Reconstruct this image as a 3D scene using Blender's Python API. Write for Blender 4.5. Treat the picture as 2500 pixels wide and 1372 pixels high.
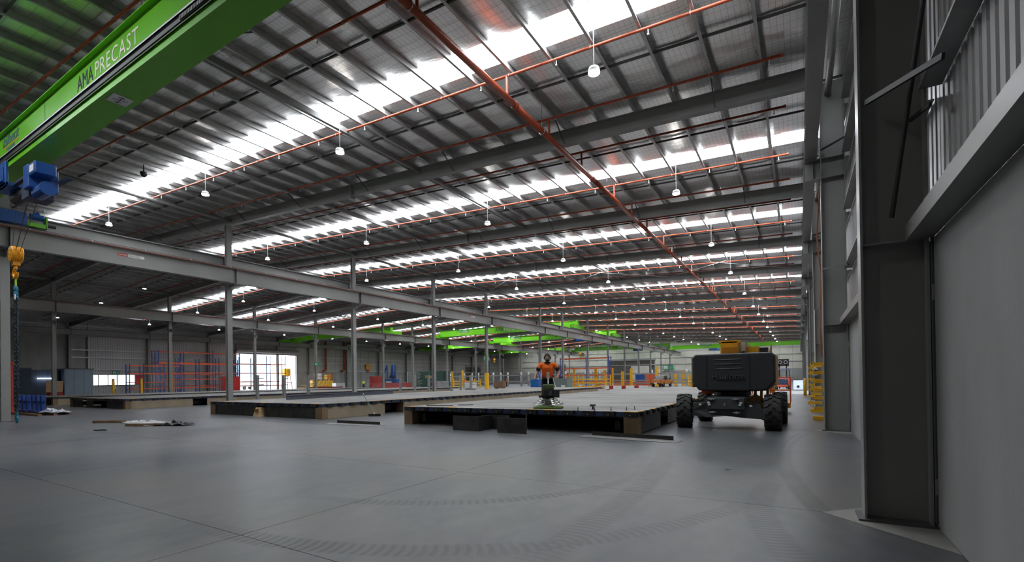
import bpy, bmesh, math, random
from mathutils import Vector, Matrix, Euler
random.seed(7)
PI = math.pi
for o in list(bpy.data.objects): bpy.data.objects.remove(o)
S = bpy.context.scene
C = S.collection
# ------------------------------------------------------------------ camera
cam = bpy.data.cameras.new('camera'); cam.sensor_width = 36; cam.lens = 16.82; cam.shift_y = 0.0928
cam.clip_start = .05; cam.clip_end = 600
co = bpy.data.objects.new('camera', cam); C.objects.link(co)
def cam_rot(a, t, r):
    ca, sa, ct, st, cr, sr = math.cos(a), math.sin(a), math.cos(t), math.sin(t), math.cos(r), math.sin(r)
    R0 = Matrix(((ca, sa, 0), (0, 0, 1), (-sa, ca, 0)))
    return Matrix(((cr, sr, 0), (-sr, cr, 0), (0, 0, 1))) @ Matrix(((1, 0, 0), (0, ct, -st), (0, st, ct))) @ R0
R_ = cam_rot(.5412737, .0057209, -.0135823)
m = Matrix((R_[0], R_[1], -R_[2])).transposed().to_4x4(); m.translation = (0, 0, 1.6)
co.matrix_world = m; S.camera = co
# ------------------------------------------------------------------ world, exposure
W = bpy.data.worlds.new('World'); S.world = W; W.use_nodes = True
bg = W.node_tree.nodes['Background']; bg.inputs[0].default_value = (.86, .93, 1, 1); bg.inputs[1].default_value = 7.0
sun = bpy.data.lights.new('sun', 'SUN'); sun.energy = 11.0; sun.angle = .03; sun.color = (1, .97, .92)
so = bpy.data.objects.new('sun', sun); C.objects.link(so); so.rotation_euler = Vector((-1, .12, -.92)).to_track_quat('-Z', 'Y').to_euler()
SKYLIGHT_STRENGTH = 19.0
LAMP_STRENGTH = 160.0
S.view_settings.view_transform = 'Standard'; S.view_settings.look = 'None'; S.view_settings.gamma = 1
S.view_settings.use_curve_mapping = False
S.view_settings.exposure = 0.0
S.cycles.use_denoising = True
S.cycles.max_bounces = 8; S.cycles.diffuse_bounces = 5; S.cycles.glossy_bounces = 4
S.cycles.caustics_reflective = False; S.cycles.caustics_refractive = False
S.cycles.sample_clamp_indirect = 6
# ------------------------------------------------------------------ helpers
def srgb(r, g=None, b=None):
    if g is None: g = b = r
    f = lambda c: (c/255/12.92) if c/255 <= .04045 else ((c/255+.055)/1.055)**2.4
    return (f(r), f(g), f(b))
class MB:
    """collects geometry for ONE mesh"""
    def __init__(s): s.v = []; s.f = []
    def add(s, vs, fs):
        n = len(s.v); s.v += [tuple(p) for p in vs]; s.f += [tuple(i+n for i in f) for f in fs]; return s
    def box(s, x0, x1, y0, y1, z0, z1):
        return s.add([(x0,y0,z0),(x1,y0,z0),(x1,y1,z0),(x0,y1,z0),(x0,y0,z1),(x1,y0,z1),(x1,y1,z1),(x0,y1,z1)],
                     [(0,3,2,1),(4,5,6,7),(0,1,5,4),(1,2,6,5),(2,3,7,6),(3,0,4,7)])
    def cbox(s, c, d, rot=None):
        M_ = Euler(rot).to_matrix() if rot else None
        b = MB().box(-d[0]/2, d[0]/2, -d[1]/2, d[1]/2, -d[2]/2, d[2]/2)
        vs = [(M_ @ Vector(p) if M_ else Vector(p)) + Vector(c) for p in b.v]
        return s.add(vs, b.f)
    def frustum(s, c0, d0, c1, d1):
        vs = []
        for c, d in ((c0, d0), (c1, d1)):
            for sx, sy in ((-1,-1),(1,-1),(1,1),(-1,1)): vs.append((c[0]+sx*d[0]/2, c[1]+sy*d[1]/2, c[2]))
        return s.add(vs, [(3,2,1,0),(4,5,6,7),(0,1,5,4),(1,2,6,5),(2,3,7,6),(3,0,4,7)])
    def tube(s, p0, p1, r, n=8, r1=None, caps=True):
        p0 = Vector(p0); p1 = Vector(p1); d = (p1-p0)
        if d.length < 1e-6: return s
        q = d.to_track_quat('Z', 'Y'); r1 = r if r1 is None else r1
        vs = []
        for p, rr in ((p0, r), (p1, r1)):
            for k in range(n):
                a = 2*PI*k/n; vs.append(p + q @ Vector((rr*math.cos(a), rr*math.sin(a), 0)))
        fs = [(k, (k+1) % n, n+(k+1) % n, n+k) for k in range(n)]
        if caps: fs += [tuple(range(n-1, -1, -1)), tuple(range(n, 2*n))]
        return s.add(vs, fs)
    def path(s, pts, r, n=6):
        for a, b in zip(pts[:-1], pts[1:]): s.tube(a, b, r, n)
        return s
    def bar(s, p0, p1, w, h):
        p0 = Vector(p0); p1 = Vector(p1); d = p1-p0; q = d.to_track_quat('Y', 'Z'); L = d.length
        b = MB().box(-w/2, w/2, 0, L, -h/2, h/2)
        return s.add([q @ Vector(p) + p0 for p in b.v], b.f)
    def prism(s, prof, p0, p1, up=(0, 0, 1)):
        """extrude a closed 2D profile (side, up) from p0 to p1"""
        p0 = Vector(p0); p1 = Vector(p1); d = (p1-p0).normalized(); u = Vector(up); sd = d.cross(u).normalized(); u = sd.cross(d)
        n = len(prof); vs = [p + sd*a + u*b for p in (p0, p1) for a, b in prof]
        fs = [(k, (k+1) % n, n+(k+1) % n, n+k) for k in range(n)] + [tuple(range(n-1, -1, -1)), tuple(range(n, 2*n))]
        return s.add(vs, fs)
    def ibeam(s, p0, p1, depth, width, tf=.018, tw=.012, up=(0, 0, 1)):
        d, w = depth/2, width/2
        s.prism([(-w, d-tf), (w, d-tf), (w, d), (-w, d)], p0, p1, up)
        s.prism([(-w, -d), (w, -d), (w, -d+tf), (-w, -d+tf)], p0, p1, up)
        return s.prism([(-tw/2, -d+tf), (tw/2, -d+tf), (tw/2, d-tf), (-tw/2, d-tf)], p0, p1, up)
    def channel(s, p0, p1, depth, width, t=.012, up=(0, 0, 1)):
        d, w = depth/2, width
        return s.prism([(0, -d), (w, -d), (w, -d+t), (t, -d+t), (t, d-t), (w, d-t), (w, d), (0, d)], p0, p1, up)
    def lathe(s, prof, n=16, axis='Z', c=(0, 0, 0)):
        vs = []
        for r, h in prof:
            for k in range(n):
                a = 2*PI*k/n; x, y = r*math.cos(a), r*math.sin(a)
                p = (x, y, h) if axis == 'Z' else ((h, x, y) if axis == 'X' else (x, h, y))
                vs.append((p[0]+c[0], p[1]+c[1], p[2]+c[2]))
        fs = []
        for i in range(len(prof)-1):
            for k in range(n): fs.append((i*n+k, i*n+(k+1) % n, (i+1)*n+(k+1) % n, (i+1)*n+k))
        fs += [tuple(range(n-1, -1, -1)), tuple(range((len(prof)-1)*n, len(prof)*n))]
        return s.add(vs, fs)
    def sphere(s, c, r, n=10, m_=7, sc=(1, 1, 1)):
        prof = [(max(1e-4, r*math.sin(PI*i/m_)), -r*math.cos(PI*i/m_)) for i in range(m_+1)]
        b = MB().lathe(prof, n)
        return s.add([(p[0]*sc[0]+c[0], p[1]*sc[1]+c[1], p[2]*sc[2]+c[2]) for p in b.v], b.f)
    def torus(s, c, R, r, axis='Z', n=16, m_=6, a0=0, a1=2*PI):
        pts = []
        for k in range(n+1):
            a = a0+(a1-a0)*k/n
            x, y = R*math.cos(a), R*math.sin(a)
            p = (x, y, 0) if axis == 'Z' else ((0, x, y) if axis == 'X' else (x, 0, y))
            pts.append((c[0]+p[0], c[1]+p[1], c[2]+p[2]))
        return s.path(pts, r, m_)
    def mesh(s, name):
        me = bpy.data.meshes.new(name); me.from_pydata(s.v, [], s.f); me.update(); return me
    def build(s, name, mat=None, parent=None, smooth=False, loc=None, bevel=0):
        me = s.mesh(name)
        if smooth:
            for p in me.polygons: p.use_smooth = True
        o = bpy.data.objects.new(name, me); C.objects.link(o)
        if mat: me.materials.append(mat)
        if parent: o.parent = parent
        if loc: o.location = loc
        if bevel:
            b = o.modifiers.new('bevel', 'BEVEL'); b.width = bevel; b.segments = 2; b.limit_method = 'ANGLE'
        return o
def inst(name, me, parent=None, loc=(0, 0, 0), rot=None):
    o = bpy.data.objects.new(name, me); C.objects.link(o); o.location = loc
    if rot: o.rotation_euler = rot
    if parent: o.parent = parent
    return o
def tag(o, label=None, cat=None, group=None, kind=None):
    if label: o['label'] = label
    if cat: o['category'] = cat
    if group: o['group'] = group
    if kind: o['kind'] = kind
    return o
def thing(name, label, cat, loc=(0, 0, 0), rz=0, group=None):
    o = bpy.data.objects.new(name, None); C.objects.link(o); o.location = loc; o.rotation_euler = (0, 0, rz)
    o.empty_display_size = .2
    return tag(o, label, cat, group)
def children(o): return [c for c in C.objects if c.parent == o]
def copy_tree(o, parent=None, kids=None):
    c = o.copy(); C.objects.link(c); c.parent = parent
    for ch in list(o.children): copy_tree(ch, c)
    return c
ORD = 'first second third fourth fifth sixth seventh eighth ninth tenth eleventh twelfth thirteenth fourteenth fifteenth sixteenth seventeenth eighteenth nineteenth twentieth'.split()
def nth(i): return ORD[i] if i < 20 else 'twenty-' + ORD[i-20] if i < 29 else ('thirtieth' if i == 29 else 'thirty-' + ORD[i-30])
def text(name, body, size, mat, parent, loc, rot=(PI/2, 0, 0), shear=0, sx=1, ext=.004, align='LEFT', sp=1.0):
    cu = bpy.data.curves.new(name, 'FONT'); cu.body = body; cu.size = size; cu.extrude = ext; cu.shear = shear; cu.align_x = align
    cu.space_character = sp; cu.resolution_u = 3
    cu.materials.append(mat)
    tmp = bpy.data.objects.new(name, cu); me = bpy.data.meshes.new_from_object(tmp); bpy.data.objects.remove(tmp)
    o = bpy.data.objects.new(name, me); C.objects.link(o); o.location = loc; o.rotation_euler = rot; o.scale = (sx, 1, 1)
    if parent: o.parent = parent
    return o
def text_fit(name, body, box, mat, parent, y, shear=0, ext=.003, sp=1.0):
    """lettering on a face that looks along -Y, fitted to x0, x1, z0, z1"""
    o = text(name, body, 1, mat, parent, (0, 0, 0), (PI/2, 0, 0), shear, 1, ext, 'LEFT', sp)
    xs = [v.co.x for v in o.data.vertices]; ys = [v.co.y for v in o.data.vertices]
    sx, sy = (box[1]-box[0])/(max(xs)-min(xs)), (box[3]-box[2])/(max(ys)-min(ys))
    o.scale = (sx, sy, 1); o.location = (box[0]-min(xs)*sx, y, box[2]-min(ys)*sy); return o
# ------------------------------------------------------------------ materials
def nodes(name):
    mt = bpy.data.materials.new(name); mt.use_nodes = True
    nt = mt.node_tree; return mt, nt, nt.nodes['Principled BSDF']
MATS = {}
def M(name, col, rough=.5, metal=0, var=.12, scale=2.5, bump=0, bscale=30, spec=.5, coat=0, stretch=None):
    if name in MATS: return MATS[name]
    mt, nt, b = nodes(name); N = nt.nodes; L = nt.links
    b.inputs['Roughness'].default_value = rough; b.inputs['Metallic'].default_value = metal
    b.inputs['Specular IOR Level'].default_value = spec
    if coat: b.inputs['Coat Weight'].default_value = coat; b.inputs['Coat Roughness'].default_value = .15
    b.inputs['Base Color'].default_value = (*col, 1)
    if var:
        g = N.new('ShaderNodeNewGeometry'); nz = N.new('ShaderNodeTexNoise'); nz.inputs['Scale'].default_value = scale; nz.inputs['Detail'].default_value = 3
        src = g.outputs['Position']
        if stretch:
            mp = N.new('ShaderNodeMapping'); mp.inputs['Scale'].default_value = stretch; L.new(src, mp.inputs[0]); src = mp.outputs[0]
        L.new(src, nz.inputs['Vector'])
        mr = N.new('ShaderNodeMapRange'); mr.inputs[1].default_value = .3; mr.inputs[2].default_value = .7
        mr.inputs[3].default_value = 1-var; mr.inputs[4].default_value = 1+var; L.new(nz.outputs[0], mr.inputs[0])
        mx = N.new('ShaderNodeMix'); mx.data_type = 'RGBA'; mx.blend_type = 'MULTIPLY'; mx.inputs[0].default_value = 1
        mx.inputs[6].default_value = (*col, 1); L.new(mr.outputs[0], mx.inputs[7]); L.new(mx.outputs[2], b.inputs['Base Color'])
    if bump:
        n2 = N.new('ShaderNodeTexNoise'); n2.inputs['Scale'].default_value = bscale; n2.inputs['Detail'].default_value = 3
        g2 = N.new('ShaderNodeNewGeometry'); L.new(g2.outputs['Position'], n2.inputs['Vector'])
        bp = N.new('ShaderNodeBump'); bp.inputs['Strength'].default_value = bump; bp.inputs['Distance'].default_value = .02
        L.new(n2.outputs[0], bp.inputs['Height']); L.new(bp.outputs[0], b.inputs['Normal'])
    MATS[name] = mt; return mt
def EM(name, col, strength):
    if name in MATS: return MATS[name]
    mt = bpy.data.materials.new(name); mt.use_nodes = True; nt = mt.node_tree; nt.nodes.remove(nt.nodes['Principled BSDF'])
    e = nt.nodes.new('ShaderNodeEmission'); e.inputs[0].default_value = (*col, 1); e.inputs[1].default_value = strength
    nt.links.new(e.outputs[0], nt.nodes['Material Output'].inputs[0]); MATS[name] = mt; return mt
steel = M('grey_painted_steel', (.27, .265, .258), .40, 0, .10, .6)
steel_dk = M('dark_painted_steel', (.075, .075, .08), .45, 0, .12, .8)
galv = M('galvanised_steel', (.50, .495, .49), .45, .35, .2, 1.5)
galv_dk = M('dull_galvanised_steel', (.36, .36, .36), .5, .3, .2, 1.5)
white_galv = M('bright_galvanised_steel', (.55, .55, .55), .4, .3, .1, 2)
redpipe = M('red_pipe_paint', (.36, .06, .02), .40, 0, .12, 3)
orange = M('rack_orange_paint', (.62, .10, .03), .42, 0, .15, 3)
blue = M('rack_blue_paint', (.015, .055, .26), .42, 0, .15, 3)
dkblue = M('navy_steel', (.018, .03, .075), .5, 0, .25, 3)
hoistblue = M('hoist_blue_paint', (.01, .075, .30), .35, 0, .1, 3)
green = M('crane_green_paint', (.15, .50, .022), .25, 0, .06, .5, spec=.35)
yellow = M('safety_yellow_paint', (.78, .42, .015), .42, 0, .12, 3)
hookyel = M('hook_yellow_paint', (.80, .33, .01), .4, 0, .12, 4)
black = M('black_steel', (.012, .012, .013), .5, 0, .2, 4)
rubber = M('tyre_rubber', (.035, .036, .032), .75, 0, .3, 6, bump=.2)
white = M('white_paint', (.72, .72, .70), .45, 0, .06, 2)
cream = M('cream_panel', (.62, .60, .53), .55, 0, .06, .5)
concrete = M('precast_concrete', (.31, .315, .31), .75, 0, .16, .9, bump=.15, bscale=14, stretch=(1, 1, .35))
tan = M('bed_plinth_board', (.33, .26, .18), .7, 0, .12, 1.5)
tan_dk = M('bed_end_board', (.21, .14, .075), .7, 0, .15, 2)
panel_dk = M('hot_rolled_plate', (.055, .052, .048), .45, .4, .35, 2.5)
cladding = M('steel_cladding', (.45, .45, .46), .4, .15, .08, .4)
wood = M('raw_timber', (.52, .36, .20), .7, 0, .2, 2, stretch=(6, 1, 6))
wood_dk = M('weathered_timber', (.20, .11, .06), .75, 0, .25, 3)
redp = M('red_steel', (.34, .02, .018), .45, 0, .15, 2)
skin_m = M('skin', (.36, .19, .125), .55, 0, .06, 8)
hiviso = M('orange_shirt_fabric', (.95, .17, .012), .8, 0, .08, 6)
hivisy = M('yellow_vest_fabric', (.62, .75, .05), .8, 0, .08, 6)
navycloth = M('navy_cloth', (.012, .014, .022), .85, 0, .2, 8)
chrome = M('chrome', (.7, .7, .7), .18, 1, .05, 5)
lampwhite = M('lamp_housing', (.5, .5, .5), .5, 0, .05, 5)
tube_em = EM('tube_diffuser', (.95, .97, 1), 14.0)
lamp_em = EM('lamp_diffuser', (1, .96, .88), LAMP_STRENGTH)
# ------------------------------------------------------------------ procedural surfaces with a pattern of their own
def math_node(nt, op, a, b=None, clamp=False):
    n = nt.nodes.new('ShaderNodeMath'); n.operation = op; n.use_clamp = clamp
    for i, x in enumerate((a, b)):
        if x is None: continue
        if isinstance(x, (int, float)): n.inputs[i].default_value = x
        else: nt.links.new(x, n.inputs[i])
    return n.outputs[0]
def floor_material():
    mt, nt, b = nodes('polished_concrete'); N = nt.nodes; L = nt.links; mm = lambda *a, **k: math_node(nt, *a, **k)
    g = N.new('ShaderNodeNewGeometry'); P = g.outputs['Position']
    sx = N.new('ShaderNodeSeparateXYZ'); L.new(P, sx.inputs[0]); X, Y = sx.outputs[0], sx.outputs[1]
    def noise(sc, det, stretch=None):
        n = N.new('ShaderNodeTexNoise'); n.inputs['Scale'].default_value = sc; n.inputs['Detail'].default_value = det
        src = P
        if stretch:
            mp = N.new('ShaderNodeMapping'); mp.inputs['Scale'].default_value = stretch; mp.inputs['Rotation'].default_value = (0, 0, .5); L.new(P, mp.inputs[0]); src = mp.outputs[0]
        L.new(src, n.inputs['Vector']); return n.outputs[0]
    a = noise(.22, 4); c = noise(1.0, 5, (1, .4, 1)); d = noise(5, 5, (1, .6, 1))
    v = mm('ADD', mm('MULTIPLY', a, .5), mm('ADD', mm('MULTIPLY', c, .3), mm('MULTIPLY', d, .2)))
    # tyre tracks: ring bands with tread bars (dirt with a shape of its own)
    marks = None
    for cx, cy, R, w, a0, a1, bars, sg in TRACKS:
        dx = mm('MULTIPLY', mm('SUBTRACT', X, cx), sg); dy = mm('MULTIPLY', mm('SUBTRACT', Y, cy), sg)
        r = mm('SQRT', mm('ADD', mm('MULTIPLY', dx, dx), mm('MULTIPLY', dy, dy)))
        off = mm('SUBTRACT', r, R)
        band = mm('SUBTRACT', 1, mm('DIVIDE', mm('ABSOLUTE', off), w), clamp=True)
        band = mm('MULTIPLY', band, 3, clamp=True)
        ang = mm('ARCTAN2', dy, dx)
        st = mm('SINE', mm('ADD', mm('MULTIPLY', ang, R*2*PI/bars), mm('MULTIPLY', mm('ABSOLUTE', off), 9)))
        st = mm('ADD', mm('MULTIPLY', mm('GREATER_THAN', st, .1), .7), .3)
        win = mm('MULTIPLY', mm('MULTIPLY', mm('SUBTRACT', ang, a0), R*.9, clamp=True), mm('MULTIPLY', mm('SUBTRACT', a1, ang), R*.9, clamp=True))
        k = mm('MULTIPLY', mm('MULTIPLY', band, st), win)
        marks = k if marks is None else mm('MAXIMUM', marks, k)
    marks = mm('MULTIPLY', marks, mm('ADD', .25, a))
    cr = N.new('ShaderNodeValToRGB'); cr.color_ramp.elements[0].position = .41; cr.color_ramp.elements[1].position = .60
    cr.color_ramp.elements[0].color = (.078, .083, .093, 1); cr.color_ramp.elements[1].color = (.140, .140, .146, 1); L.new(v, cr.inputs[0])
    mx = N.new('ShaderNodeMix'); mx.data_type = 'RGBA'; L.new(mm('MULTIPLY', marks, .85), mx.inputs[0]); L.new(cr.outputs[0], mx.inputs[6]); mx.inputs[7].default_value = (.03, .029, .03, 1)
    # brown dust patches
    du = noise(.22, 3, (1, 1.7, 1)); dm = N.new('ShaderNodeMapRange'); dm.inputs[1].default_value = .52; dm.inputs[2].default_value = .72; dm.inputs[4].default_value = .7; L.new(du, dm.inputs[0])
    m2 = N.new('ShaderNodeMix'); m2.data_type = 'RGBA'; L.new(dm.outputs[0], m2.inputs[0]); L.new(mx.outputs[2], m2.inputs[6]); m2.inputs[7].default_value = (.15, .13, .115, 1)
    L.new(m2.outputs[2], b.inputs['Base Color'])
    rr = N.new('ShaderNodeMapRange'); rr.inputs[1].default_value = .2; rr.inputs[2].default_value = .8; rr.inputs[3].default_value = .285; rr.inputs[4].default_value = .35; L.new(a, rr.inputs[0])
    L.new(rr.outputs[0], b.inputs['Roughness']); b.inputs['Specular IOR Level'].default_value = .17
    return mt
# circle centre x, y, radius, half width, angle window, bar pitch
TRACKS = [(-5.94, 7.95, 3.65, .14, -1.6, .05, .105, 1), (-25.5, 5.56, 23.54, .22, -.1, .26, .10, 1), (-7.33, 8.86, 7.08, .16, -.9, -.24, .105, 1),
          (-5.38, 7.7, 4.88, .18, -1.7, -.78, .105, 1), (5.58, 6.99, 6.04, .2, -.3, .5, .09, -1), (21.57, 11.28, 21.87, .16, -.2, .25, 50, -1), (-6.6, 6.2, 6.1, .1, -1.2, -.4, 50, 1)]
floor_m = floor_material()
def foil_material():
    mt, nt, b = nodes('foil_insulation'); N = nt.nodes; L = nt.links; mm = lambda *a, **k: math_node(nt, *a, **k)
    g = N.new('ShaderNodeNewGeometry'); P = g.outputs['Position']
    sx = N.new('ShaderNodeSeparateXYZ'); L.new(P, sx.inputs[0]); X, Y = sx.outputs[0], sx.outputs[1]
    n1 = N.new('ShaderNodeTexNoise'); n1.inputs['Scale'].default_value = 2.3; n1.inputs['Detail'].default_value = 5; n1.inputs['Distortion'].default_value = .6
    mp = N.new('ShaderNodeMapping'); mp.inputs['Scale'].default_value = (.55, 1.5, 1); L.new(P, mp.inputs[0]); L.new(mp.outputs[0], n1.inputs['Vector'])
    n2 = N.new('ShaderNodeTexNoise'); n2.inputs['Scale'].default_value = 9; n2.inputs['Detail'].default_value = 3; n2.inputs['Distortion'].default_value = 1
    L.new(mp.outputs[0], n2.inputs['Vector'])
    h = mm('ADD', mm('MULTIPLY', n1.outputs[0], 1.0), mm('MULTIPLY', n2.outputs[0], .28))
    bp = N.new('ShaderNodeBump'); bp.inputs['Strength'].default_value = .3; bp.inputs['Distance'].default_value = .05; L.new(h, bp.inputs['Height'])
    def line(c, pitch, half):
        fr = mm('FRACT', mm('DIVIDE', c, pitch)); return mm('LESS_THAN', mm('ABSOLUTE', mm('SUBTRACT', fr, .5)), half/pitch)
    wires = mm('MAXIMUM', line(X, .15, .0035), line(Y, .30, .0045))
    lap = line(mm('ADD', Y, .25), 1.22, .012)
    mx = N.new('ShaderNodeMix'); mx.data_type = 'RGBA'; mx.inputs[6].default_value = (.96, .95, .94, 1); mx.inputs[7].default_value = (.10, .10, .10, 1)
    L.new(mm('MAXIMUM', mm('MULTIPLY', wires, .6), mm('MULTIPLY', lap, .35)), mx.inputs[0])
    L.new(mx.outputs[2], b.inputs['Base Color']); b.inputs['Metallic'].default_value = .9; b.inputs['Roughness'].default_value = .29
    L.new(bp.outputs[0], b.inputs['Normal'])
    return mt
foil_m = foil_material()
def skylight_material():
    mt = bpy.data.materials.new('translucent_skylight_sheet'); mt.use_nodes = True; nt = mt.node_tree; N = nt.nodes; L = nt.links; N.remove(N['Principled BSDF'])
    mm = lambda *a, **k: math_node(nt, *a, **k)
    g = N.new('ShaderNodeNewGeometry'); sx = N.new('ShaderNodeSeparateXYZ'); L.new(g.outputs['Position'], sx.inputs[0])
    fr = mm('FRACT', mm('DIVIDE', sx.outputs[1], .19)); rib = mm('LESS_THAN', mm('ABSOLUTE', mm('SUBTRACT', fr, .5)), .06)
    st = mm('MULTIPLY', mm('SUBTRACT', 1, mm('MULTIPLY', rib, .35)), SKYLIGHT_STRENGTH)
    e = N.new('ShaderNodeEmission'); e.inputs[0].default_value = (.90, .95, 1, 1); L.new(st, e.inputs[1]); L.new(e.outputs[0], N['Material Output'].inputs[0]); return mt
sky_m = skylight_material()
def bedtop_material():
    mt, nt, b = nodes('dusty_steel_deck'); N = nt.nodes; L = nt.links
    g = N.new('ShaderNodeNewGeometry'); mp = N.new('ShaderNodeMapping'); mp.inputs['Scale'].default_value = (.28, .7, 1); mp.inputs['Rotation'].default_value = (0, 0, .25); L.new(g.outputs['Position'], mp.inputs[0])
    n = N.new('ShaderNodeTexNoise'); n.inputs['Scale'].default_value = 1.1; n.inputs['Detail'].default_value = 5; n.inputs['Distortion'].default_value = .8; L.new(mp.outputs[0], n.inputs['Vector'])
    cr = N.new('ShaderNodeValToRGB'); cr.color_ramp.elements[0].position = .38; cr.color_ramp.elements[1].position = .6
    cr.color_ramp.elements[0].color = (.085, .078, .075, 1); cr.color_ramp.elements[1].color = (.19, .178, .17, 1); L.new(n.outputs[0], cr.inputs[0]); L.new(cr.outputs[0], b.inputs['Base Color'])
    b.inputs['Roughness'].default_value = .55; b.inputs['Specular IOR Level'].default_value = .35
    return mt
bed_m = bedtop_material()
# ------------------------------------------------------------------ layout of the hall (metres; Y runs down the hall, X to the wall beside the camera)
YR = [-13, -3.2, 6.62, 16.4, 26.1, 35.8, 44.9, 58, 65.2, 75.1, 84.9, 94.7, 104.6, 114.5, 124.4, 134.2, 144]
XW, XL, RIDGE, XA, XB = 1.2, -90.0, -44.4, -30.3, -60.2
YN, YF = -13.0, 144.0
def roofz(x): return 10.5+.0447*((.3-x) if x > RIDGE else (x+89.1))
PX = [.43-1.3*k for k in range(0, 70)]
def struct(o): o['kind'] = 'structure'; return o
def holder(name, loc=(0, 0, 0)):
    o = bpy.data.objects.new(name, None); C.objects.link(o); o.location = loc; return struct(o)
# ---- floor: slabs with saw-cut joints
fl = MB().box(XL-.3, XW+.3, YN, YF, -.30, -.05).build('floor', M('dark_joint_base', (.05, .05, .05), .9, 0, 0)); struct(fl)  # dark base below the slabs, seen through the joint gaps
xj = [XW+.2]+[1.4-6.45*k for k in range(1, 15)]+[XL-.2]
yj = [YN, -6.5, -1, 2.83, 6.64, 11.5, 16.4, 21.2, 26.1, 31, 35.8, 40.4, 44.9, 51.5, 58, 68, 80, 94, 110, 127, YF]
for i in range(len(xj)-1):
    for j in range(len(yj)-1):
        MB().box(xj[i+1]+.004, xj[i]-.004, yj[j]+.004, yj[j+1]-.004, -.049, 0).build('slab', floor_m, fl)
pale = M('pale_grout_concrete', (.26, .25, .235), .8, 0, .12, 3)
for y in YR[2:9]:
    MB().prism([(1.0, 0), (0, -1.0), (0, 1.0)], (XW, y, 0), (XW, y, .004), up=(0, 1, 0)).build('column_blockout', pale, fl)
outside = MB().box(-260, XL-.3, -60, 220, -.2, -.02).build('ground', M('yard_concrete', (.52, .51, .49), .8, 0, .1, .3)); struct(outside)
MB().box(XW+.3, 60, -60, 220, -.2, -.02).build('yard_slab', MATS['yard_concrete'], outside)
# ---- ceiling: foil insulation sagging between purlins
ceil = holder('ceiling')
SKY = []   # (y0, y1) of the skylight run in each bay
for a, b_ in zip(YR[:-1], YR[1:]):
    mid = (a+b_)/2+.2; SKY.append((mid-.52, mid+.52))
def has_sky(side, k): return (k > 1 or (k == 1 and side == 0)) and not (side == 1 and k < 4)
rnd = random.Random(3)
def foil_patch(x0, x1, y0, y1):
    ys = []; y = y0
    while y < y1-1e-3:
        ys.append(y); y += .33 if y < 34 else 1.1 if y < 70 else 4
    ys.append(y1)
    xs = []; k = 0
    xlo, xhi = min(x0, x1), max(x0, x1)
    cuts = sorted([p for p in PX if xlo < p < xhi]+[xlo, xhi])
    for a, b_ in zip(cuts[:-1], cuts[1:]):
        for t in (0, .07, .16, .3, .55, .8, .93): xs.append((a+(b_-a)*t, t, a))
    xs.append((cuts[-1], 0, cuts[-1]))
    v = []; f = []
    for j, y in enumerate(ys):
        for x, t, a in xs:
            edge = min(1, (y-y0)/.3, (y1-y)/.3)
            amp = .06+.02*math.sin(a*7.3+y*.55)+.012*math.sin(a*3.1-y*1.9)
            s = {0: 0, .07: .55, .16: .9, .3: 1.0, .55: 1.05, .8: .95, .93: .6}.get(t, 1) if t else 0
            jit = (rnd.random()-.5)*(.045 if t in (.07, .16, .93) else .008) if (y < 34 and 0 < t) else 0
            v.append((x, y, roofz(x)+.262-(amp*s+jit)*edge))
    n = len(xs)
    for j in range(len(ys)-1):
        for i in range(n-1): f.append((j*n+i, (j+1)*n+i, (j+1)*n+i+1, j*n+i+1))
    return MB().add(v, f)
for side, (xa, xb) in enumerate(((XW+.1, RIDGE), (RIDGE, XL-.1))):
    cuts = [YN]
    for k, (a, b_) in enumerate(SKY):
        if has_sky(side, k): cuts += [a, b_]
    cuts.append(YF)
    for a, b_ in zip(cuts[::2], cuts[1::2]):
        foil_patch(xa, xb, a, b_).build('foil_blanket', foil_m, ceil, smooth=True)
    for k, (a, b_) in enumerate(SKY):
        if not has_sky(side, k): continue
        if side == 0 and k == 1: segs = [(-11, -26)]; gaps = [(XW+.1, -11), (-26, RIDGE)]  # unseen strip added in the camera's bay, cut short to light the crane girder
        elif side == 0: segs = [(XW, RIDGE+2.2)]; gaps = [(RIDGE+2.2, RIDGE)]
        else: segs = [(RIDGE-2.2, XL+9)]; gaps = [(RIDGE, RIDGE-2.2), (XL+9, XL-.1)]
        for g0, g1 in gaps: foil_patch(g0, g1, a, b_).build('foil_blanket', foil_m, ceil, smooth=True)
        for g0, g1 in segs:
            s = MB(); v = []; f = []
            nr = 12
            for xx in (g0, g1):
                for q in range(nr+1):
                    yy = a+(b_-a)*q/nr; v.append((xx, yy, roofz(xx)+.30+(.03 if q % 2 else 0)))
            for q in range(nr): f.append((q, nr+1+q, nr+2+q, q+1))
            s.add(v, f).build('skylight_sheet', sky_m, ceil)
            u = MB()
            for yy in (a, b_): u.prism([(-.012, .262), (.012, .262), (.012, .34), (-.012, .34)], (g0, yy, roofz(g0)), (g1, yy, roofz(g1)))
            u.build('skylight_upstand', white_galv, ceil)
MB().box(XL-.6, XW+.6, YN-.5, YF+.5, 13.2, 13.4).build('roof_deck', galv_dk, ceil)
for x in PX:
    if x < XL+.3: break
    if abs(x-RIDGE) < .3: continue
    z = roofz(x)
    prof = [(-.004, 0), (-.004, .25), (-.075, .25), (-.075, .235), (-.079, .235), (-.079, .254), (0, .254), (0, .004), (.071, .004), (.071, .019), (.075, .019), (.075, 0)]
    MB().prism([(p[0], p[1]) for p in prof], (x, YN, z), (x, YF, z)).build('purlin', galv_dk if x < -46 else galv, ceil)
brg = M('bridging_steel', (.07, .07, .072), .5, .3, .1, 2)
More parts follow.
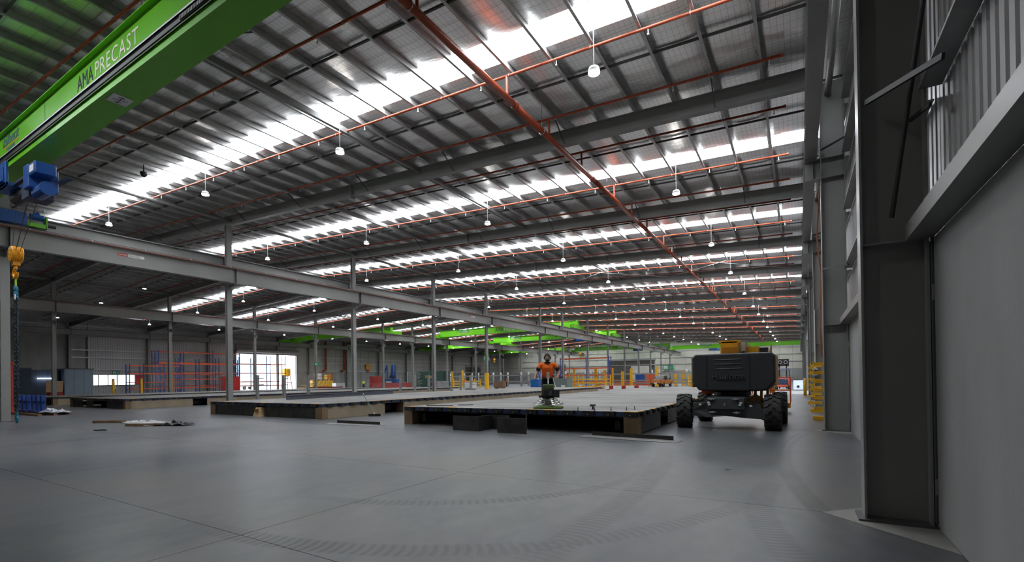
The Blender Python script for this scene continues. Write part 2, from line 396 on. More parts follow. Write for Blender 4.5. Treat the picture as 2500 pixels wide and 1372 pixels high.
for k, (a, b_) in enumerate(zip(YR[:-1], YR[1:])):
    if k == 0: continue
    ys = (a+2.75, b_-2.7)
    for y in ys:
        for g0, g1 in ((XW, RIDGE), (RIDGE, XL)):
            MB().bar((g0, y, roofz(g0)+.12), (g1, y, roofz(g1)+.12), .05, .06).build('purlin_bridging', brg if y < 40 and rnd.random() < .75 else white_galv, ceil)
# ---- wall beside the camera
def ribbed(x, y0, y1, z0, z1, s=1, pitch=.19):
    v = []; f = []; y = y0; prof = []
    while y < y1-.001:
        prof += [(y, 0), (min(y1, y+pitch*.55), 0), (min(y1, y+pitch*.65), .03), (min(y1, y+pitch*.9), .03)]; y += pitch
    prof.append((y1, 0))
    for yy, d in prof: v += [(x+s*d, yy, z0), (x+s*d, yy, z1)]
    for i in range(len(prof)-1): f.append((2*i, 2*i+2, 2*i+3, 2*i+1))
    return MB().add(v, f)
wr = MB().box(XW+.22, XW+.4, YN, 46.6, -.1, 10.9).build('wall_right', steel_dk); struct(wr)
MB().box(XW+.22, XW+.4, 56.4, YF, -.1, 10.9).build('wall_backing', steel_dk, wr)
MB().box(XW+.22, XW+.4, 46.6, 56.4, 5.0, 10.9).build('wall_backing', steel_dk, wr)
pn = YR[:]
for a, b_ in zip(pn[:-1], pn[1:]):
    nseg = 2
    for q in range(nseg):
        y0 = a+(b_-a)*q/nseg; y1 = a+(b_-a)*(q+1)/nseg
        if y1 > 46 and y0 < 57:
            y0c, y1c = (y0, 46.6) if y0 < 46.6 else (56.4, y1)
            if y1c-y0c < .3: continue
        else: y0c, y1c = y0, y1
        MB().box(XW, XW+.2, y0c+.008, y1c-.008, 0, 3.0).build('concrete_panel', concrete, wr, bevel=.01)
    door = 44 < a < 46
    segs = [(a, 46.6, 3.0), (46.6, 56.4, 5.0), (56.4, b_, 3.0)] if door else [(a, b_, 3.0)]
    for s0, s1, z0 in segs:
        ribbed(XW+.10, s0, s1, z0, 10.8, 1).build('cladding_sheet', cladding, wr)
    led = a+.16, b_-.16
    MB().prism([(0, 0), (-.22, 0), (-.22, .16), (-.205, .16), (-.205, .014), (0, .014)], (XW, led[0], 3.0), (XW, led[1], 3.0)).build('ledge_channel', steel, wr) if not door else None
    for z in (4.55, 6.2, 7.8, 9.3):
        MB().prism([(.09, 0), (-.10, 0), (-.10, .03), (-.09, .03), (-.09, .012), (.09, .012)], (XW, led[0], z), (XW, led[1], z)).build('wall_girt', galv_dk, wr)
fr = MB()
fr.box(XW-.05, XW+.2, 46.4, 46.6, 0, 5.2).box(XW-.05, XW+.2, 56.4, 56.6, 0, 5.2).box(XW-.05, XW+.2, 46.4, 56.6, 5.0, 5.2)
d1 = fr.build('door_1', white_galv); struct(d1)
MB().lathe([(.28, 46.5), (.28, 56.5)], 14, 'Y', (XW-.3, 0, 5.3)).build('shutter_roll', galv, d1)
# ---- wall across the hall
wl = MB().box(XL-.4, XL-.22, YN, 28.3, -.1, 11).build('wall_left', steel_dk); struct(wl)
MB().box(XL-.4, XL-.22, 28.3, 49.9, 3.0, 11).build('wall_backing', steel_dk, wl)
MB().box(XL-.4, XL-.22, 28.3, 49.9, -.1, 1.5).build('wall_backing', steel_dk, wl)
MB().box(XL-.4, XL-.22, 35.4, 49.9, 1.5, 3.0).build('wall_backing', steel_dk, wl)
MB().box(XL-.4, XL-.22, 49.9, 62.4, 7.0, 11).build('wall_backing', steel_dk, wl)
MB().box(XL-.4, XL-.22, 62.4, YF, -.1, 11).build('wall_backing', steel_dk, wl)
for y0 in (YN, -6.5, 0, 7, 14, 21):
    MB().box(XL-.2, XL, y0+.01, y0+6.5 if y0 < 0 else y0+6.98, 0, 8.6).build('concrete_panel', concrete, wl)
ribbed(XL-.05, YN, 28.2, 8.6, 10.7, -1, .25).build('cladding_sheet', cladding, wl)
wallpanel = M('pale_wall_lining', (.40, .39, .37), .5, .1, .08, .3)
ribbed(XL-.05, 28.3, 35.4, 3.0, 10.7, -1, .3).build('cladding_sheet', cladding, wl)
ribbed(XL-.05, 28.3, 35.4, 0, 1.5, -1, .3).build('cladding_sheet', cladding, wl)
ribbed(XL-.05, 35.4, 49.9, 0, 10.7, -1, .3).build('cladding_sheet', cladding, wl)
ribbed(XL-.05, 49.9, 62.4, 7.0, 10.7, -1, .3).build('cladding_sheet', cladding, wl)
y = 62.4
while y < YF-1:
    y2 = min(YF, y+2.45)
    for z0, z1 in ((0, 3.7), (3.72, 5.5), (5.52, 7.3), (7.32, 9.1), (9.12, 10.8)):
        MB().box(XL-.18, XL-(.02 if z0 else 0), y+.02, y2-.02, z0, z1).build('lining_panel' if z0 else 'concrete_panel', wallpanel if z0 else concrete, wl)
    y = y2
for z in (3.72, 5.5, 6.6, 9.4, 10.1):
    for a, b_ in zip(YR[:-1], YR[1:]):
        if b_ < 28 and z < 9: continue
        if z < 7 and 44 < a < 60: continue
        MB().box(XL, XL+.16, a+.2, b_-.2, z, z+.16).build('wall_girt', white_galv, wl)
wf = holder('window_1', (XL, 0, 0))
MB().box(-.12, .04, 28.3, 35.4, 1.42, 1.5).box(-.12, .04, 28.3, 35.4, 3.0, 3.08).build('window_frame', steel, wf)
glass = M('window_glass', (.9, .95, .95), .03, 0, 0); glass.node_tree.nodes['Principled BSDF'].inputs['Transmission Weight'].default_value = 1
glass.node_tree.nodes['Principled BSDF'].inputs['IOR'].default_value = 1.05
for k in range(6):
    y0 = 28.4+k*1.15
    MB().box(-.05, -.04, y0, y0+1.05, 1.5, 3.0).build('pane', glass if k < 5 else M('red_banner', (.75, .06, .05), .6, 0, .05), wf)
    MB().box(-.12, .04, y0+1.05, y0+1.15, 1.5, 3.0).build('mullion', steel, wf)
d2 = MB().box(XL-.2, XL+.1, 49.6, 49.9, 0, 7.1).box(XL-.2, XL+.1, 62.4, 62.7, 0, 7.1).box(XL-.2, XL+.3, 49.6, 62.7, 7.0, 7.5).build('door_2', steel); struct(d2)
MB().lathe([(.4, 49.7), (.4, 62.6)], 14, 'Y', (XL+.45, 0, 7.6)).build('shutter_roll', galv_dk, d2)
MB().box(XL-.05, XL+.15, 49.9, 62.4, 8.0, 9.6).build('header_beam', steel, d2)
dkdoor = M('dark_roller_shutter', (.075, .068, .06), .5, .2, .1, 1)
def shutter(name, p0, p1, z):   # dark closed shutter on a wall, slats as ridges
    (x0, y0), (x1, y1) = p0, p1; h = MB()
    if abs(x1-x0) < .1: h.box(x0-.05, x0+.12, y0-.25, y0, 0, z+.3).box(x0-.05, x0+.12, y1, y1+.25, 0, z+.3).box(x0-.05, x0+.3, y0-.25, y1+.25, z, z+.55)
    else: h.box(x0-.25, x0, y0-.12, y0+.05, 0, z+.3).box(x1, x1+.25, y0-.12, y0+.05, 0, z+.3).box(x0-.25, x1+.25, y0-.3, y0+.05, z, z+.55)
    o = struct(h.build(name, steel)); 
    n = int(z/.4)
    for k in range(n):
        z0 = z*k/n; z1 = z*(k+1)/n-.03
        (MB().box(x0+.0, x0+.06, y0, y1, z0, z1) if abs(x1-x0) < .1 else MB().box(x0, x1, y0-.06, y0, z0, z1)).build('slat', dkdoor, o)
    return o
shutter('door_3', (XL, 121.5), (XL, 129.5), 5.6)
# ---- end walls
we = MB().box(XL-.4, XW+.4, YF+.2, YF+.4, -.1, 13).build('wall_far', steel_dk); struct(we)
x = XL
while x < XW-.5:
    x2 = min(XW, x+2.95); zt = roofz((x+x2)/2)
    for z0, z1 in ((0, 3.3), (3.33, 5.2), (5.23, 7.1), (7.13, 9.0), (9.03, zt)):
        MB().box(x+.02, x2-.02, YF+.02 if z0 else YF, YF+.2, z0, z1).build('lining_panel' if z0 else 'concrete_panel', cream if z0 else concrete, we)
    x = x2
for z in (5.2, 7.1, 9.0): MB().box(XL, XW, YF-.16, YF, z, z+.15).build('wall_girt', white_galv, we)
shutter('door_4', (-51, YF), (-37, YF), 6.6)
shutter('door_5', (-75, YF), (-66, YF), 5.6)
wb = MB().box(XL-.4, XW+.4, YN-.4, YN-.2, -.1, 13).build('wall_back', steel_dk); struct(wb)
x = XL
while x < XW-.5:
    x2 = min(XW, x+5.9); zt = roofz((x+x2)/2)
    for z0, z1 in ((0, 3.3), (3.33, zt)):
        MB().box(x+.02, x2-.02, YN-.2, YN, z0, z1).build('lining_panel' if z0 else 'concrete_panel', wallpanel if z0 else concrete, wb)
    x = x2
# ------------------------------------------------------------------ steel frame
col_me = MB().ibeam((0, 0, 0), (0, 0, 1), .58, .30, .022, .014, up=(1, 0, 0)).mesh('column_shaft')
def rowname(r): return {'R': 'along the concrete wall beside the camera', 'A': 'in the row behind the first casting beds', 'B': 'in the second row across the hall', 'L': 'along the far side wall'}[r]
ROWG = {'R': 'columns on the wall beside the camera', 'A': 'columns of the first inner row', 'B': 'columns of the second inner row', 'L': 'columns on the far side wall'}
tread = M('column_guard_yellow', (.80, .44, .02), .45, 0, .1, 3)
for r, xc, dp, wd in (('R', .88, .58, .30), ('A', XA, .26, .30), ('B', XB, .28, .30), ('L', XL+.35, .45, .30)):
    for i, y in enumerate(YR[2:-1]):
        zt = roofz(xc)-.5
        t = thing('steel_column', 'grey steel column %s, %s counted from the camera' % (rowname(r), nth(i)), 'column', (xc, y, 0), 0, ROWG[r])
        MB().ibeam((0, 0, .02), (0, 0, zt), dp, wd, .022, .014, up=(1, 0, 0)).build('shaft', steel, t)
        MB().box(-dp/2-.06, dp/2+.06, -wd/2-.06, wd/2+.06, 0, .025).build('base_plate', steel_dk, t)
        if r == 'R':      # corbel that carries the crane beam, stiffeners, brackets
            MB().box(-.68, -.29, -.13, .13, 7.76, 7.79).box(-.68, -.29, -.13, .13, 7.2, 7.225).box(-.66, -.29, -.008, .008, 7.225, 7.76).box(-.48, -.465, -.12, .12, 7.225, 7.76).build('corbel', steel, t)
            q = MB()
            for z in (7.2, 7.76, 3.0, 10.0): q.box(-.27, .27, -.14, -.007, z, z+.015)
            q.build('stiffener', steel, t)
            for z, zz in ((4.6, 4.5), (8.0, 7.9))[1 if i == 0 else 0:]:
                MB().bar((-.26, -.15, z), (.26, -1.0, zz), .03, .04).build('fly_brace', steel_dk, t)
            for z in (.35, 2.35):
                MB().box(.30, .36, -.19, -.13, z, z+.16).build('panel_bracket', steel, t)
            MB().tube((.315, -.16, .05), (.315, -.16, 3.0), .02, 6).build('sealant_rod', steel_dk, t)
        if r in 'AB':
            for sd, z in ((1, 7.66), (-1, 8.45)):
                MB().box(min(.12*sd, .62*sd), max(.12*sd, .62*sd), -.12, .12, z-.03, z).box(min(.12*sd, .6*sd), max(.12*sd, .6*sd), -.008, .008, z-.35, z-.03).build('corbel', steel, t)
            if r == 'A' and y == YR[6]:
                MB().box(-.17, .17, -.19, .19, .03, 2.3).build('column_guard', tread, t)
# rafters: one portal beam per frame, right slope, left slope
for i, y in enumerate(YR[1:-1]):
    if i == 0: continue
    t = thing('roof_rafter', 'long grey steel roof rafter spanning the hall, %s counted from the camera' % nth(i-1), 'beam', (0, y, 0), 0, 'portal rafters of the roof')
    for nm, xa, xb in (('rafter_beam', .55, RIDGE), ('rafter_beam', RIDGE, XL+.1)):
        MB().ibeam((xa, 0, roofz(xa)-.28), (xb, 0, roofz(xb)-.28), .56, .24, .02, .012).build(nm, steel if nm and xa > RIDGE else steel, t)
    for xs in (-19.0, RIDGE, -70):
        z = roofz(xs)
        MB().box(xs-.03, xs+.03, -.14, .14, z-.68, z+.04).build('splice_plate', steel, t)
    for k, x in enumerate(PX):
        if x < XL+1 or k % 4 != 2: continue
        if y > 60 and k % 8 != 2: continue
        z = roofz(x)
        MB().bar((x, .10, z-.54), (x, .95, z+.06), .035, .035).bar((x, -.10, z-.54), (x, -.95, z+.06), .035, .035).build('fly_brace', steel_dk, t)
# crane runway beams, one per bay and side
rail_red = M('conductor_rail_red', (.15, .04, .025), .5, 0, .1, 3)
tagw = M('sign_white', (.75, .75, .73), .5, 0, 0); tagr = M('sign_red', (.45, .03, .02), .5, 0, 0)
def runway(x, z0, z1, label, grp, w=.3, rail=True, yA=None, signs=()):
    ys = [YN]+YR[2:]
    t = thing('crane_runway_beam', label, 'beam', (x, 0, 0), 0, grp)
    for a, b_ in zip(ys[:-1], ys[1:]):
        MB().ibeam((0, a+.01, (z0+z1)/2), (0, b_-.01, (z0+z1)/2), z1-z0, w, .025, .014).build('beam_span', steel, t)
        MB().box(-w/2, w/2, a-.008, a+.008, z0+.02, z1-.02).build('end_stiffener', steel_dk, t)
    MB().box(-.03, .03, YN, YF, z1, z1+.06).build('crane_rail', steel_dk, t)
    return t
ra = runway(-29.55, 7.66, 8.6, 'lower crane runway beam with red conductor rail, in front of the inner column row', None)
MB().box(.15, .21, YN, YF, 8.50, 8.56).build('conductor_rail', rail_red, ra)
for k in range(60):
    MB().box(.13, .22, 7.2+k*2.2, 7.26+k*2.2, 8.55, 8.60).build('rail_clip', white_galv, ra)
for y in (10.5, 40.5, 70):
    MB().box(.009, .016, y, y+.42, 8.14, 8.28).build('danger_plate', tagr, ra)
    MB().box(.009, .016, y+.44, y+1.15, 8.14, 8.28).build('notice_plate', tagw, ra)
    text('danger_lettering', 'DANGER', .11, tagw, ra, (.018, y+.03, 8.17), (PI/2, 0, PI/2), sx=.85, ext=.001)
    text('notice_lettering', 'LIVE RAILS', .11, black, ra, (.018, y+.47, 8.17), (PI/2, 0, PI/2), sx=.95, ext=.001)
runway(-30.85, 8.45, 9.45, 'upper grey crane runway beam just behind the inner column row', None)
rb = runway(-59.6, 8.45, 9.5, 'grey crane runway beam on the near side of the second column row', None)
MB().box(.15, .21, YN, YF, 9.40, 9.46).build('conductor_rail', rail_red, rb)
runway(-60.85, 8.75, 9.55, 'grey crane runway beam on the far side of the second column row', None)
runway(XL+.95, 8.75, 9.55, 'grey crane runway beam along the far side wall', None)
runway(.36, 7.79, 8.6, 'dark crane runway beam along the concrete wall beside the camera', None, w=.3)
# round struts between the frames
for nm, x, dz in (('over the inner column row', -29.95, .28), ('at the top of the concrete wall beside the camera', .8, .85), ('above the second column row', -59.9, .28), ('at mid roof beside the red main', -10.5, .28)):
    if x == -10.5: continue
    z = roofz(x)-dz
    t = thing('roof_strut', 'long round grey steel strut %s' % nm, 'strut', (x, 0, z))
    for a, b_ in zip(YR[1:-1], YR[2:]): MB().tube((0, a+.02, 0), (0, b_-.02, 0), .085, 12).build('tube', steel, t, smooth=True)
# purlin-like long struts seen under the skylights
for i, x in enumerate((-14.6, -22.4)):
    t = tag(MB().prism([(-.06, -.1), (.06, -.1), (.06, .1), (-.06, .1)], (x, 6.62, roofz(x)-.1), (x, YF, roofz(x)-.1)).build('roof_tie', steel), 'long square grey roof tie under the purlins, %s from the red main pipe' % nth(i), 'tie')
# cross bracing rods in one bay
for i, (xa, xb) in enumerate(((-.5, -10), (-10, -20), (-20, -29.5))):
    t = thing('bracing_rods', 'crossed steel bracing rods under the roof, %s pair from the concrete wall' % nth(i), 'brace', (0, 0, 0), 0, 'crossed roof bracing')
    for p, q in (((xa, 36), (xb, 44.7)), ((xb, 36), (xa, 44.7))):
        MB().tube((p[0], p[1], roofz(p[0])-.3), (q[0], q[1], roofz(q[0])-.3), .018, 6).build('rod', white_galv, t)
tag(MB().tube((.86, 6.42, 3.25), (1.10, 6.08, 5.33), .022, 8).build('tie_rod', black), 'thin dark tie rod sloping up in front of the nearest wall column', 'tie rod')
tag(MB().bar((.66, 6.45, 4.55), (1.12, 5.55, 4.38), .03, .055).bar((1.03, 6.45, 4.25), (1.12, 6.05, 4.2), .025, .04).build('wall_strut', black), 'dark steel strut from the nearest wall column to the wall girt', 'strut')
# orange cable down the second wall column
cb = MB().path([(.62, 17.4, 7.4), (.60, 18.5, 6.9), (.55, 18.6, 6.2), (.6, 18.6, 5.4), (.66, 18.9, 5.0), (.64, 18.9, 4.4), (.6, 18.9, 3.4), (.62, 19.0, 2.4), (.66, 19.1, 2.2)], .025, 6)
tag(cb.build('power_cable', M('orange_cable', (.42, .16, .08), .6, 0, .1)), 'slim orange power cable hanging beside the second wall column', 'cable')
# ------------------------------------------------------------------ sprinkler pipes
t = thing('sprinkler_main', 'thick red sprinkler main pipe running the length of the roof', 'pipe', (-7.45, 0, 10.08))
y = 6.3
while y < 136:
    MB().tube((0, y, 0), (0, y+6.5, 0), .1, 14).build('pipe_length', redpipe, t, smooth=True)
    MB().tube((0, y-.07, 0), (0, y+.07, 0), .118, 14).build('coupling', redpipe, t)
    MB().tube((0, y+1.8, 0), (0, y+1.8, .9), .008, 5).torus((0, y+1.8, 0), .11, .012, 'Y', 14, 5).build('hanger', chrome, t)
    y += 6.5
PY = []
for k, (a, b_) in enumerate(zip(YR[1:-1], YR[2:])):
    mid = (a+b_)/2+.2
    PY += [(mid-3.35, 0), (mid+.62, 1), (mid+3.45, 0)] if b_-a < 12 else [(mid-4.8, 0), (mid-1.4, 0), (mid+.62, 1), (mid+4, 0)]
PY = [p for p in PY if p[0] > 4]
hd = MB().tube((0, 0, -.16), (0, 0, -.03), .014, 6).tube((0, 0, -.19), (0, 0, -.165), .03, 8).mesh('sprinkler_head'); hd.materials.append(white_galv)
clipm = MB().torus((0, 0, 0), .05, .008, 'X', 10, 4).tube((0, 0, .04), (0, 0, .28), .006, 4).mesh('pipe_clip'); clipm.materials.append(galv)
for i, (y, nearsky) in enumerate(PY):
    t = thing('sprinkler_branch_pipe', 'slim red sprinkler branch pipe across the roof, %s counted from the camera' % nth(i), 'pipe', (0, y, 0), 0, 'sprinkler branch pipes')
    r = .04
    for xa, xb in ((-.25, RIDGE+1.5), (RIDGE-1.5, XL+6)):
        MB().tube((xa, 0, roofz(xa)-.10), (xb, 0, roofz(xb)-.10), r, 10).build('pipe', redpipe, t, smooth=True)
    MB().tube((-7.45, 0, 10.185), (-7.45, 0, roofz(-7.45)-.10), .04, 10).build('riser', redpipe, t)
    MB().tube((-.32, 0, roofz(-.3)-.10), (-.25, 0, roofz(-.3)-.10), .05, 10).build('end_cap', redpipe, t)
    if y < 60:
        x = -.6
        while x > (RIDGE if y > 20 else -30):
            inst('sprinkler_head', hd, t, (x, 0, roofz(x)-.10)); x -= 2.6
        for k, x in enumerate(PX):
            if x < -44 or k % 2: continue
            inst('pipe_clip', clipm, t, (x, 0, roofz(x)-.10))
# ------------------------------------------------------------------ high bay lamps
cord_m = white_galv
dome = MB().lathe([(.03, .16), (.06, .15), (.13, .12), (.155, .06), (.16, 0), (.15, -.01)], 16).mesh('lamp_housing'); dome.materials.append(lampwhite)
disc = MB().lathe([(.001, -.015), (.148, -.015), (.148, -.03), (.001, -.045)], 16).mesh('lamp_diffuser'); disc.materials.append(lamp_em)
cord = MB().tube((0, 0, .16), (0, 0, 1.32), .012, 5).mesh('suspension_cord'); cord.materials.append(cord_m)
LX = [(-4.5, 'beside the concrete wall'), (-14.4, 'second from the concrete wall'), (-23.8, 'third from the concrete wall'), (-34.5, 'past the first columns'), (-54.8, 'before the second columns'), (-65, 'past the second columns'), (-78, 'by the far side wall')]
for j, (x, where) in enumerate(LX):
    for i, (a, b_) in enumerate(zip(YR[:-1], YR[1:])):
        y = (a+b_)/2+.35; i -= 2
        if i < 0 and j > 4: continue
        t = thing('high_bay_lamp', ('high bay lamp, %s from the camera, in the row %s' % (nth(i), where)) if i >= 0 else 'high bay lamp %s the camera in the row %s' % (('above', 'behind')[-i-1], where), 'lamp', (x, y, roofz(x)-1.12), 0, 'hanging high bay lamps')
        inst('housing', dome, t); inst('diffuser', disc, t)
        inst('cord', cord, t)
# ------------------------------------------------------------------ overhead cranes
navy_l = M('logo_navy', (.012, .05, .14), .5, 0, 0); grey_l = M('lettering_pale', (.72, .68, .55), .5, 0, 0); dark_l = M('lettering_dark', (.012, .016, .03), .8, 0, 0)
logo_o = M('logo_orange', (.75, .16, .02), .5, 0, 0)
under = green
def girder(t, x0, x1, y, zb, zt, w=.55, logos=(), joint=()):
    ft = zt-.30
    MB().box(x0, x1, y, y+w, zb, ft).build('girder', green, t)
    MB().box(x0, x1, y-.12, y+w+.12, ft, ft+.03).build('top_flange', green, t)
    MB().box(x0, x1, y-.05, y+w+.05, zb-.02, zb).build('bottom_flange', green, t)
    for xx in joint: MB().box(xx-.006, xx+.006, y-.003, y, zb, ft).build('panel_joint', dark_l, t)
def logo(t, x, y, z, s, words=True):
    text_fit('logo_lettering', 'Eilbeck', (x, x+s*4.0, z, z+s*.85), navy_l, t, y, shear=.35)
    MB().box(x+.1*s, x+s*3.8, y-.003, y, z-.14*s, z-.08*s).build('logo_underline', logo_o, t)
    text_fit('logo_small_lettering', 'CRANES', (x+s*.9, x+s*2.9, z-.48*s, z-.22*s), navy_l, t, y)
def name(t, x, y, z, s):
    text_fit('name_lettering', 'AMA', (x, x+s*2.7, z, z+s), dark_l, t, y)
    text_fit('name_lettering', 'PRECAST', (x+s*3.05, x+s*9.3, z, z+s), grey_l, t, y, sp=1.12)
t = thing('overhead_crane', 'large green overhead crane girder with lettering, closest to the camera', 'crane', (0, 5.05, 0))
girder(t, -29.4, .2, 0, 8.87, 10.36, .56, joint=(-19.1, -9.0))
name(t, -16.62, -.004, 9.50, .39)
logo(t, -23.1, -.004, 9.66, .42)
MB().box(-28, -4, -.10, -.005, 9.235, 9.262).box(-28, -4, -.10, -.085, 9.235, 9.30).build('festoon_track', galv, t)
MB().box(-28, -4, -.07, -.005, 9.12, 9.225).build('cable_trunk', black, t)
MB().tube((-28, -.04, 9.10), (-4, -.04, 9.10), .012, 6).build('support_wire', galv, t)
cc = MB()
for k in range(46): cc.box(-10.9+k*.06, -10.86+k*.06, -.095, -.07, 9.13, 9.22)
cc.build('cable_chain', steel_dk, t)
MB().box(-15.0, -14.5, .06, .48, 8.835, 8.849).build('arrow_plate', tagw, t)
ar = MB().box(-14.95, -14.55, .26, .275, 8.83, 8.834)
for a, b_ in (((-14.78, .12), (-14.72, .42)), ((-14.95, .26), (-14.86, .33)), ((-14.95, .27), (-14.86, .20)), ((-14.55, .26), (-14.64, .33)), ((-14.55, .27), (-14.64, .2))):
    ar.bar((a[0], a[1], 8.832), (b_[0], b_[1], 8.832), .015, .004)
ar.build('arrow_mark', dark_l, t)
for sx_, xe in ((1, -29.55), (-1, .36)):
    e = MB().box(xe-.18, xe+.18, -2.6, 2.1, 8.72, 9.28).build('end_truck', hoistblue if sx_ == 1 else green, t, bevel=.02)
    MB().box(xe-.2, xe+.2, 2.1, 2.75, 8.72, 8.9).box(xe-.2, xe+.2, 2.72, 2.78, 8.72, 9.25).build('wheel_bracket', green, t)
    MB().tube((xe, 2.78, 8.9), (xe, 3.1, 8.9), .07, 10).build('buffer', black, t)
    mt_ = MB().tube((xe+.1, 2.2, 9.18), (xe+.1, 2.65, 9.18), .13, 12).build('drive_motor', hoistblue, t)
    MB().tube((xe+.1, 2.35, 9.28), (xe+.1, 2.5, 9.36), .08, 8).build('terminal_box', hoistblue, mt_)
    for yy in (-2.1, 2.3): MB().tube((xe-.06, yy, 8.83), (xe+.06, yy, 8.83), .165, 14).build('wheel', steel_dk, t)
    MB().tube((xe+.05, 2.7, 9.2), (xe+.05, 2.7, 9.5), .012, 5).box(xe-.06, xe+.14, 2.66, 2.70, 9.5, 9.62).build('sensor_flag', white, t)
MB().box(-29.36, -29.35, -.3, .9, 8.84, 8.9).build('rating_strip', tagw, t)
# its hoist
h = thing('crane_hoist', 'blue electric hoist under the nearest green crane girder', 'hoist', (-21.3, 5.33, -.48))
MB().tube((-1.5, 0, 8.42), (.9, 0, 8.42), .22, 18).build('rope_drum', steel_dk, h, smooth=True)
MB().box(-1.7, -.55, -.52, -.44, 8.55, 9.35).box(-1.7, -.55, -.52, -.1, 8.55, 8.68).box(-1.55, -.7, -.56, -.52, 8.7, 9.2).build('trolley_side', hoistblue, h, bevel=.02)
MB().bar((-1.6, -.3, 8.62), (1.6, -.3, 8.62), .10, .08).bar((-1.6, .45, 8.62), (1.6, .45, 8.62), .10, .08).build('trolley_frame', dkblue, h)
g_ = MB().box(.75, 1.2, -.42, .3, 8.15, 8.86).build('gearbox', hoistblue, h, bevel=.03)
MB().box(1.1, 1.75, -.40, .1, 8.48, 8.84).build('control_box', hoistblue, h, bevel=.03)
MB().box(1.3, 1.65, -.408, -.40, 8.55, 8.76).build('box_label', tagw, h)
MB().tube((1.0, -.12, 8.05), (1.75, -.12, 8.05), .19, 16).tube((1.75, -.12, 8.05), (1.85, -.12, 8.05), .21, 16).build('hoist_motor', hoistblue, h, smooth=False)
MB().box(.1, .8, -.3, .3, 7.98, 8.4).build('motor_housing', dkblue, h, bevel=.02)
rp = MB()
for a, b_ in (((-1.2, -.1), (-1.72, -.05)), ((-1.05, .1), (-1.72, .05)), ((.1, -.1), (-1.32, -.05)), ((.2, .1), (-1.32, .05))):
    rp.tube((a[0], a[1], 8.25), (b_[0]-.3, b_[1], 6.63), .009, 5)
rp.build('wire_rope', steel_dk, h)
k_ = thing('hook_block', 'round yellow hook block hanging from the blue hoist', 'hook', (-23.12, 5.33, 0))
MB().lathe([(.06, -.14), (.25, -.14), (.275, -.11), (.275, -.02), (.24, 0), (.24, .02), (.275, .04), (.275, .13), (.25, .16), (.06, .16)], 24, 'Y', (0, 0, 6.12)).build('sheave_cover', hookyel, k_)
MB().tube((0, -.17, 6.12), (0, -.13, 6.12), .04, 10).build('axle_nut', chrome, k_)
MB().box(-.13, .13, -.146, -.141, 6.28, 6.33).build('rating_label', tagw, k_)
MB().box(-.06, .06, -.146, -.141, 5.94, 5.97).build('small_label', steel_dk, k_)
MB().box(-.10, .10, -.08, .10, 5.74, 5.88).tube((0, 0, 5.62), (0, 0, 5.76), .05, 10).build('crosshead', hookyel, k_)
MB().torus((-.02, 0, 5.46), .15, .055, 'Y', 18, 8, .55*PI, 2.05*PI).build('hook', hookyel, k_)
MB().bar((.12, 0, 5.5), (-.02, 0, 5.64), .012, .04).build('safety_latch', steel_dk, k_)
s_ = thing('lifting_sling', 'lime strap with teal rope bundle and dark chain hanging from the hook', 'sling', (-23.12, 5.33, 0))
lime = M('lime_webbing', (.42, .72, .05), .7, 0, .1); teal = M('teal_rope', (.01, .16, .24), .7, 0, .3, 12)
MB().box(-.035, .035, -.02, .02, 4.98, 5.36).build('webbing_strap', lime, s_)
kn = MB().sphere((0, 0, 4.93), .1, 10, 6, (.7, .7, 1.2)).sphere((.01, 0, 4.75), .1, 10, 6, (.7, .7, 1.2)).sphere((0, 0, 4.62), .09, 10, 6, (.9, .8, 1.1))
kn.build('rope_knot', teal, s_)
lk = MB(); z = 4.6; n = 0
while z > .75:
    for dx in (-.06, .06): lk.torus((dx, 0, z), .045, .016, 'X' if n % 2 else 'Y', 8, 4)
    z -= .075; n += 1
ch_ = lk.build('chain', M('dark_chain', (.02, .035, .05), .45, .4, .2), s_); ch_['kind'] = 'stuff'
MB().torus((.0, 0, .42), .09, .032, 'Y', 16, 6).tube((0, 0, .5), (0, 0, .78), .04, 8).build('master_ring', teal, s_)
MB().bar((.06, -.03, 4.75), (.13, -.05, 4.55), .03, .004).build('tag', tagw, s_)
# cranes further down the hall
def far_crane(label, x0, x1, y, zb, zt, hx=None, lx=None, nx=None, hookz=6.5, hookmat=None):
    t = thing('overhead_crane', label, 'crane', (0, y, 0), 0, 'green cranes down the hall')
    girder(t, x0, x1, 0, zb, zt, .6)
    for xe in (x0, x1):
        MB().box(xe-.2, xe+.2, -2.0, 2.6, zb-.25, zb+.35).build('end_truck', green, t)
        MB().box(xe-.14, xe+.14, -2.6, -2.0, zb-.2, zb+.15).build('buffer_bracket', green, t)
    if lx is not None: logo(t, lx, -.006, zb+.5, .78)
    if nx is not None: name(t, nx, -.006, zb+.3, .62)
    if hx is not None:
        h = thing('crane_hoist', 'small blue hoist under the ' + label.replace('green', '').strip().split(',')[0], 'hoist', (hx, y+.3, 0), 0, 'far blue hoists')
        MB().box(-.7, .7, -.5, .5, zb-.7, zb-.05).build('body', hoistblue, h, bevel=.05)
        MB().tube((.7, -.2, zb-.45), (1.4, -.2, zb-.45), .25, 12).build('motor', hoistblue, h)
        MB().tube((-1.3, 0, zb-.35), (-.7, 0, zb-.35), .28, 12).build('drum', dkblue, h)
        MB().tube((-.15, 0, zb-.6), (-.15, 0, hookz), .02, 5).tube((.15, 0, zb-.6), (.15, 0, hookz), .02, 5).build('wire_rope', steel_dk, h)
        MB().sphere((0, 0, hookz), .32, 12, 8, (1, .5, 1)).build('hook_block', hookyel, h)
        MB().torus((0, 0, hookz-.55), .2, .07, 'Y', 12, 6, .6*PI, 2.1*PI).build('hook', hookyel, h)
far_crane('green crane girder over the second span, with the larger script logo', -59.6, -30.85, 72.2, 9.82, 11.2, None, -55.5, -46.8)
